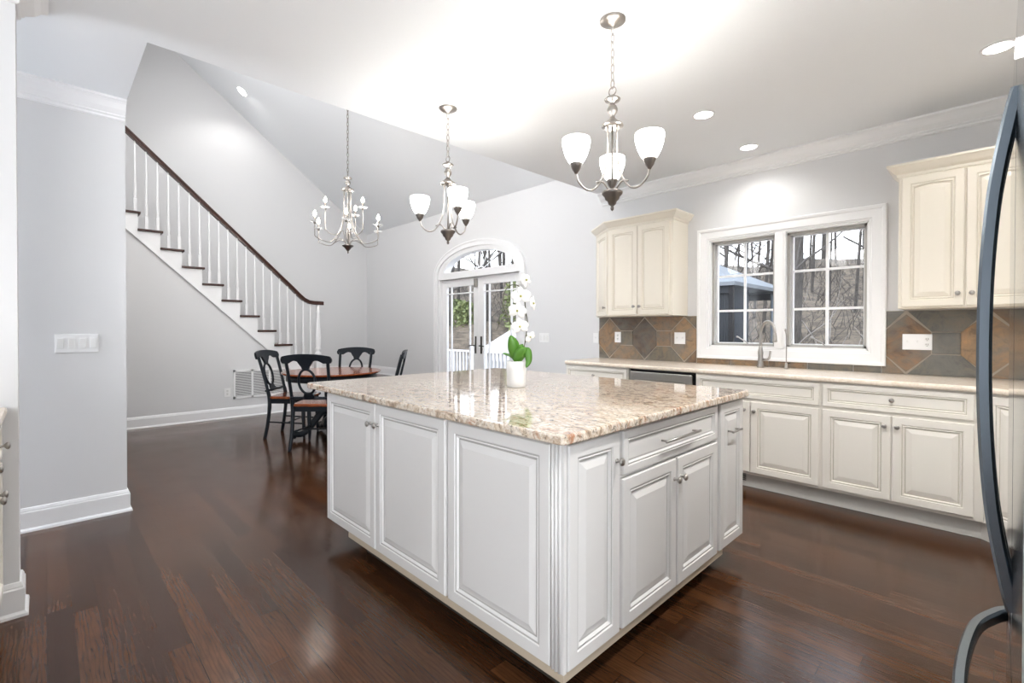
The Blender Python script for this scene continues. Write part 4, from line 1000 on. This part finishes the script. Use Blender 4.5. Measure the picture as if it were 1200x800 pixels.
def dchair():
    t_ = thing('dining_chair', '', 'chair')
    def yb(x, z): return -.205-max(0, z-.47)*.24-.035*(1-(x/.25)**2)*(1 if z > .6 else max(0, (z-.47)/.13))
    def slabxz(poly, th, hole=None):
        b = NB()
        # strip build: poly is list of (x, zlow, zhigh)
        rows = []
        for x, z0, z1 in poly:
            rows.append([b.verts.new((x, yb(x, z)+dy_, z)) for z, dy_ in ((z0, 0), (z1, 0), (z1, -th), (z0, -th))])
        for a, c in zip(rows, rows[1:]):
            for k in range(4): b.faces.new((a[k], a[(k+1) % 4], c[(k+1) % 4], c[k]))
        b.faces.new(rows[0]); b.faces.new(rows[-1][::-1]); return b
    rows = []
    for k in range(41):
        x = -.255+.51*k/40; ax = abs(x); top = 1.003-.030*(ax/.255)**2.2
        bot = .925
        if ax > .235: e = math.sqrt(max(0, 1-((ax-.235)/.021)**2)); top = .940+(top-.940)*e; bot = .940-(.940-.895)*e if False else .94-.035*e
        elif ax > .175: bot = .905-.0*ax
        else:
            s = ax/.175
            bot = .905+.030*math.sin(PI*min(1, max(0, (s-.25)/.75)))-(.055*(1-min(1, s/.42))**.7)
        rows.append((x, bot, top))
    obj('crest_rail', slabxz(rows, .024), M['black'], t_)
    # lyre splat: two bowed strips leaving an oval opening
    b = NB()
    tube(b, [Vector((.085*math.sin(2*PI*k/28)*(1 if True else 0), yb(.0, .72+.125*math.cos(2*PI*k/28))-.012, .72+.125*math.cos(2*PI*k/28))) for k in range(28)], .0125, 8, closed=True)
    for (za, zb, wa, wb) in ((.835, .90, .028, .052), (.565, .605, .055, .035), (.545, .567, .048, .062)):
        A_ = [(-wa, za), (wa, za), (wb, zb), (-wb, zb)]; prism(b, [(x, yb(0, z)-.002, z) for x, z in A_], (0, -.020, 0))
    obj('splat', b, M['black'], t_)
    b = NB()
    tube(b, [(-.2, yb(.2, .545)-.008, .545), (.2, yb(.2, .545)-.008, .545)], .015, 8); obj('back_rail', b, M['black'], t_)
    for s in (-1, 1):
        q = bez([(s*.205, -.255, 0), (s*.198, -.225, .16), (s*.195, -.205, .34), (s*.195, -.207, .47), (s*.198, -.240, .62), (s*.205, -.285, .80), (s*.21, -.320, .93)], 5)
        b = NB(); tube(b, q, [.021]*10+[.023]*8+[.018]*(len(q)-18), 4); obj('leg', b, M['black'], t_)
        b = NB(); tube(b, [(s*.19, .19, 0), (s*.185, .185, .10), (s*.19, .18, .25), (s*.19, .178, .44)], [.014, .018, .022, .024], 8); obj('leg', b, M['black'], t_)
        b = NB(); tube(b, [(s*.197, -.22, .19), (s*.187, .183, .17)], .009, 8); obj('stretcher', b, M['black'], t_)
    b = NB(); tube(b, [(-.19, 0, .18), (.19, 0, .18)], .009, 8); obj('stretcher', b, M['black'], t_)
    b = NB(); prism(b, [(-.195, -.20, .40), (.195, -.20, .40), (.215, .19, .40), (-.215, .19, .40)], (0, 0, .05)); obj('seat_apron', b, M['black'], t_)
    b = NB(); P = [(-.20, -.215, .452), (.20, -.215, .452), (.232, .18, .452), (.20, .225, .452), (.10, .24, .452), (-.10, .24, .452), (-.20, .225, .452), (-.232, .18, .452)]
    prism(b, P, (0, 0, .030)); obj('seat', b, M['cherry'], t_, bevel=.010)
    return t_
tc_ = Vector((-5.44, 2.45, 0)); vr = Vector((_cy, _sy, 0)); vf = Vector((-_sy, _cy, 0))
def chair_at(src, rt_, dp_, facing, label):
    p = tc_+vr*rt_+vf*dp_; a = math.atan2(facing.y, facing.x)-PI/2
    if src is None:
        c = dchair(); c.location = p; c.rotation_euler = (0, 0, a)
    else: c = dup(src, p, a)
    c['label'] = label; c['group'] = 'dining chairs around the round table'; return c
ch = chair_at(None, .0, -.50, vf, 'black dining chair with its back to the camera, nearest the island')
chair_at(ch, -.50, .02, vr, 'black dining chair seen from the side, left of the table by the air grille')
chair_at(ch, -.05, .52, -vf, 'black dining chair facing the camera across the table')
chair_at(ch, .43, .03, -(vr*.974+vf*.225), 'black dining chair seen edge-on at the right of the table')

# ---------------------------------------------------------------- outdoors
def gz(x, y):
    d_ = max(0, math.hypot(x, y)-11); return -1.3+.24*d_ if d_ < 32 else 6.38+(d_-32)*.05
b = NB(); nx, ny = 60, 50; G = []
for j in range(ny+1):
    row = []
    for i in range(nx+1):
        x = -70+i*1.8; y = 4.9+(j/ny)**1.4*58; row.append(b.verts.new((x, y, gz(x, y)+.25*math.sin(x*.7+y*.5)+.15*math.sin(x*1.9-y*1.3) - (.2 if y < 9 else 0))))
    G.append(row)
for j in range(ny):
    for i in range(nx): b.faces.new((G[j][i], G[j][i+1], G[j+1][i+1], G[j+1][i])).smooth = True
o = struct('ground', b, M['litter'])
b = NB(); bx(b, (-13, 4.78, -.22), (3, 7.35, -.10)); bx(b, (-7.2, 8.5, -1.4), (-2.4, 12.5, -.10)); struct('deck_floor', b, M['deck'])
# deck railing
t_ = thing('deck_railing', 'white picket railing on the deck outside the French door', 'railing', (-9, 7.2, -.10))
b = NB(); bx(b, (-13, 7.16, .70), (-6.55, 7.24, .74)); bx(b, (-13, 7.18, .0), (-6.55, 7.22, .06)); obj('rail', b, M['white_rail'], t_, True)
for x in (-12.5, -10.4, -8.6, -6.6):
    b = NB(); bx(b, (x-.05, 7.15, -.1), (x+.05, 7.25, .82)); bx(b, (x-.07, 7.13, .82), (x+.07, 7.27, .86)); obj('post', b, M['white_rail'], t_, True)
b = NB()
for k in range(52):
    x = -12.9+k*.122; bx(b, (x-.02, 7.18, .04), (x+.02, 7.22, .71))
o = obj('pickets', b, M['white_rail'], t_, True)
# pale sloped shed roof beyond the railing
t_ = thing('garden_shed', 'white sloping shed roof beyond the deck railing', 'shed', (-10.0, 10.5, -1.2))
b = NB(); prism(b, [(-12.0, 9.8, .35), (-9.3, 9.8, 1.55), (-6.6, 9.8, .35), (-6.6, 9.8, .27), (-12.0, 9.8, .27)], (0, 2.2, 0)); obj('roof', b, M['roofwhite'], t_, True)
b = NB(); bx(b, (-11.7, 10.0, -1.3), (-6.9, 11.9, .27)); obj('walls', b, M['roofwhite'], t_, True)
# gazebo
t_ = thing('gazebo', 'pale canopy gazebo with dark curtains outside the kitchen window', 'gazebo', (-4.2, 10.5, -.10))
gx0, gx1, gy0, gy1, ge = -6.6, -3.42, 9.0, 12.0, 2.12
b = NB(); ax_ = Vector(((gx0+gx1)/2, (gy0+gy1)/2, 3.0)); cs = [(gx0-.1, gy0-.1, ge), (gx1+.1, gy0-.1, ge), (gx1+.1, gy1+.1, ge), (gx0-.1, gy1+.1, ge)]
top = b.verts.new(ax_); vs = [b.verts.new(c) for c in cs]; vl = [b.verts.new((c[0], c[1], ge-.07)) for c in cs]
for k in range(4): b.faces.new((vs[k], vs[(k+1) % 4], top)); b.faces.new((vl[k], vl[(k+1) % 4], vs[(k+1) % 4], vs[k]))
o = obj('canopy', b, M['canopy'], t_, True); md = o.modifiers.new('s', 'SOLIDIFY'); md.thickness = .02
for x in (gx0, gx1):
    for y in (gy0, gy1):
        b = NB(); bx(b, (x-.04, y-.04, -.1), (x+.04, y+.04, ge)); obj('post', b, M['blackm'], t_, True)
def drape(p0, p1, z0, z1, mat, amp=.04):
    b = NB(); p0 = Vector(p0); p1 = Vector(p1); n = 26; d_ = p1-p0; nn = Vector((-d_.y, d_.x, 0)).normalized(); A_ = []
    for k in range(n+1):
        s = k/n; q = p0+d_*s+nn*amp*math.sin(k*2.1); A_.append((b.verts.new((q.x, q.y, z0)), b.verts.new((q.x, q.y, z1))))
    for a, c in zip(A_, A_[1:]): b.faces.new((a[0], c[0], c[1], a[1])).smooth = True
    o = obj('curtain', b, mat, t_, True); md = o.modifiers.new('s', 'SOLIDIFY'); md.thickness = .01
drape((gx1-.42, gy0+.05, 0), (gx1-.05, gy0+.05, 0), 0, ge-.1, M['curtain']); drape((gx1-.05, gy0+.1, 0), (gx1-.05, gy0+.9, 0), 0, ge-.1, M['curtain'])
drape((gx1-.05, gy1-.6, 0), (gx1-.05, gy1-.05, 0), 0, ge-.1, M['sheer']); drape((gx0+.05, gy0+.05, 0), (gx0+.35, gy0+.05, 0), 0, ge-.1, M['sheer'])
drape((gx0+.9, gy1-.05, 0), (gx0+1.25, gy1-.05, 0), 0, ge-.1, M['sheer'])
b = NB(); bx(b, (gx0, gy0-.02, ge-.20), (gx1, gy0+.0, ge-.05)); bx(b, (gx0, gy1-.0, ge-.20), (gx1, gy1+.02, ge-.05)); obj('valance', b, M['curtain'], t_, True)

# trees
def tree_mesh(seed, H, r0, dens=1.0):
    rnd = random.Random(seed); b = NB()
    def branch(p, d, L, r, lev):
        n = 6 if lev < 2 else 4; pts = [p]; rad = [r]
        for i in range(n):
            d = (d+Vector((rnd.uniform(-1, 1), rnd.uniform(-1, 1), rnd.uniform(-.4, .7)))*(.05 if lev == 0 else .20)).normalized()
            p = p+d*L/n; pts.append(p); rad.append(r*(1-.75*(i+1)/n))
        tube(b, pts, rad, 6 if lev == 0 else (4 if lev < 2 else 3), cap=False)
        if lev < 3:
            k = int({0: 13, 1: 6, 2: 4}[lev]*dens)
            for _ in range(k):
                s = rnd.uniform(.18 if lev == 0 else .25, .97); idx = s*(len(pts)-1); i0 = int(idx); f = idx-i0
                q = pts[i0].lerp(pts[min(i0+1, len(pts)-1)], f); rr = rad[i0]*(1-f)+rad[min(i0+1, len(pts)-1)]*f
                a = rnd.uniform(0, 2*PI); dd = (d*(.45)+Vector((math.cos(a), math.sin(a), rnd.uniform(.0, .6)))).normalized()
                branch(q, dd, L*rnd.uniform(.28, .48)*(1-.3*s), max(.006, rr*.5), lev+1)
    branch(Vector((0, 0, -.3)), Vector((0, 0, 1)), H, r0, 0)
    me = bpy.data.meshes.new('bare_tree'); b.to_mesh(me); b.free(); me.materials.append(M['bark']); return me
tms = [tree_mesh(s, 12+s % 4, (.07, .09, .12, .075, .17)[s]) for s in range(5)]
rnd = random.Random(11)
spots = []
for _ in range(900):
    if len(spots) >= 130: break
    u_ = rnd.uniform(0, 1); ang = math.radians(rnd.uniform(-62, 14)); dist = rnd.uniform(14.5, 44)
    x, y = math.sin(ang)*dist, math.cos(ang)*dist
    if y < 14.5 and x > -7 or y < 13 and x > -13: continue
    if y < 9: continue
    if all((x-a)**2+(y-c)**2 > 2.2 for a, c in spots): spots.append((x, y))
for i, (x, y) in enumerate(spots):
    o = bpy.data.objects.new('bare_tree', tms[i % 5]); C.objects.link(o); o.location = (x, y, gz(x, y)); o.rotation_euler = (rnd.uniform(-.05, .05), rnd.uniform(-.05, .05), rnd.uniform(0, 6.28))
    s = rnd.uniform(.75, 1.25); o.scale = (s, s, s)
    tag(o, 'leafless brown tree among many in the woods outside the windows', 'tree', 'leafless trees in the woods')
# fallen pale branch and brush
def brush(name, n, region, mat, label, cat, leaf=False, size=.1, seed=3):
    rn = random.Random(seed); b = NB()
    for _ in range(n):
        x = rn.uniform(*region[0]); y = rn.uniform(*region[1]); z = gz(x, y)
        if leaf:
            zz = z+rn.uniform(0, region[2]); v = Vector((x, y, zz)); a = Vector((rn.uniform(-1, 1), rn.uniform(-1, 1), rn.uniform(-1, 1))).normalized(); c = a.orthogonal().normalized()
            s = size*rn.uniform(.6, 1.4); b.faces.new([b.verts.new(v+a*s), b.verts.new(v+c*s*.5), b.verts.new(v-a*s), b.verts.new(v-c*s*.5)])
        else:
            p = Vector((x, y, z-.1)); d_ = Vector((rn.uniform(-.6, .6), rn.uniform(-.6, .6), 1)).normalized(); L = rn.uniform(.6, region[2]); pts = [p]
            for k in range(4): d_ = (d_+Vector((rn.uniform(-.4, .4), rn.uniform(-.4, .4), rn.uniform(-.2, .1)))).normalized(); pts.append(pts[-1]+d_*L/4)
            tube(b, pts, [size, size*.8, size*.6, size*.4, size*.2], 3, cap=False)
    o = obj(name, b, mat, fix=False); tag(o, label, cat, kind='stuff'); return o
brush('underbrush', 3200, ((-34, 6), (13, 40), 2.4), M['bark'], 'tangled bare undergrowth on the hillside outside the kitchen window', 'undergrowth', size=.016)
brush('pale_twigs', 60, ((-6, 3), (14, 24), 3.2), M['palebark'], 'pale dead twigs standing out against the brown hillside', 'twigs', size=.022, seed=8)
def shrub_at(x, y, r, h, label, seed):
    rn = random.Random(seed); b = NB(); z0 = gz(x, y)
    for _ in range(620):
        a = rn.uniform(0, 2*PI); q = rn.uniform(0, 1)**.5*r; zz = rn.uniform(0, 1); q *= (1-.55*zz); v = Vector((q*math.cos(a), q*math.sin(a), h*zz))
        n_ = Vector((rn.uniform(-1, 1), rn.uniform(-1, 1), rn.uniform(-1, 1))).normalized(); c = n_.orthogonal().normalized(); s = rn.uniform(.06, .13)
        b.faces.new([b.verts.new(v+n_*s), b.verts.new(v+c*s*.55), b.verts.new(v-n_*s), b.verts.new(v-c*s*.55)])
    o = obj('green_shrub', b, M['shrub'], fix=False); o.location = (x, y, z0); tag(o, label, 'shrub', 'green shrubs beyond the deck')
for i, (x, y, r, h) in enumerate([(-14.2, 14.9, 1.0, 3.2), (-13.4, 14.2, .8, 1.9), (-15.4, 15.4, .9, 2.4), (-16.9, 13.6, .8, 1.2), (-18.9, 14.5, .8, .9)]):
    shrub_at(x, y, r, h, 'leafy green shrub in the woods seen through the French door glass', i)
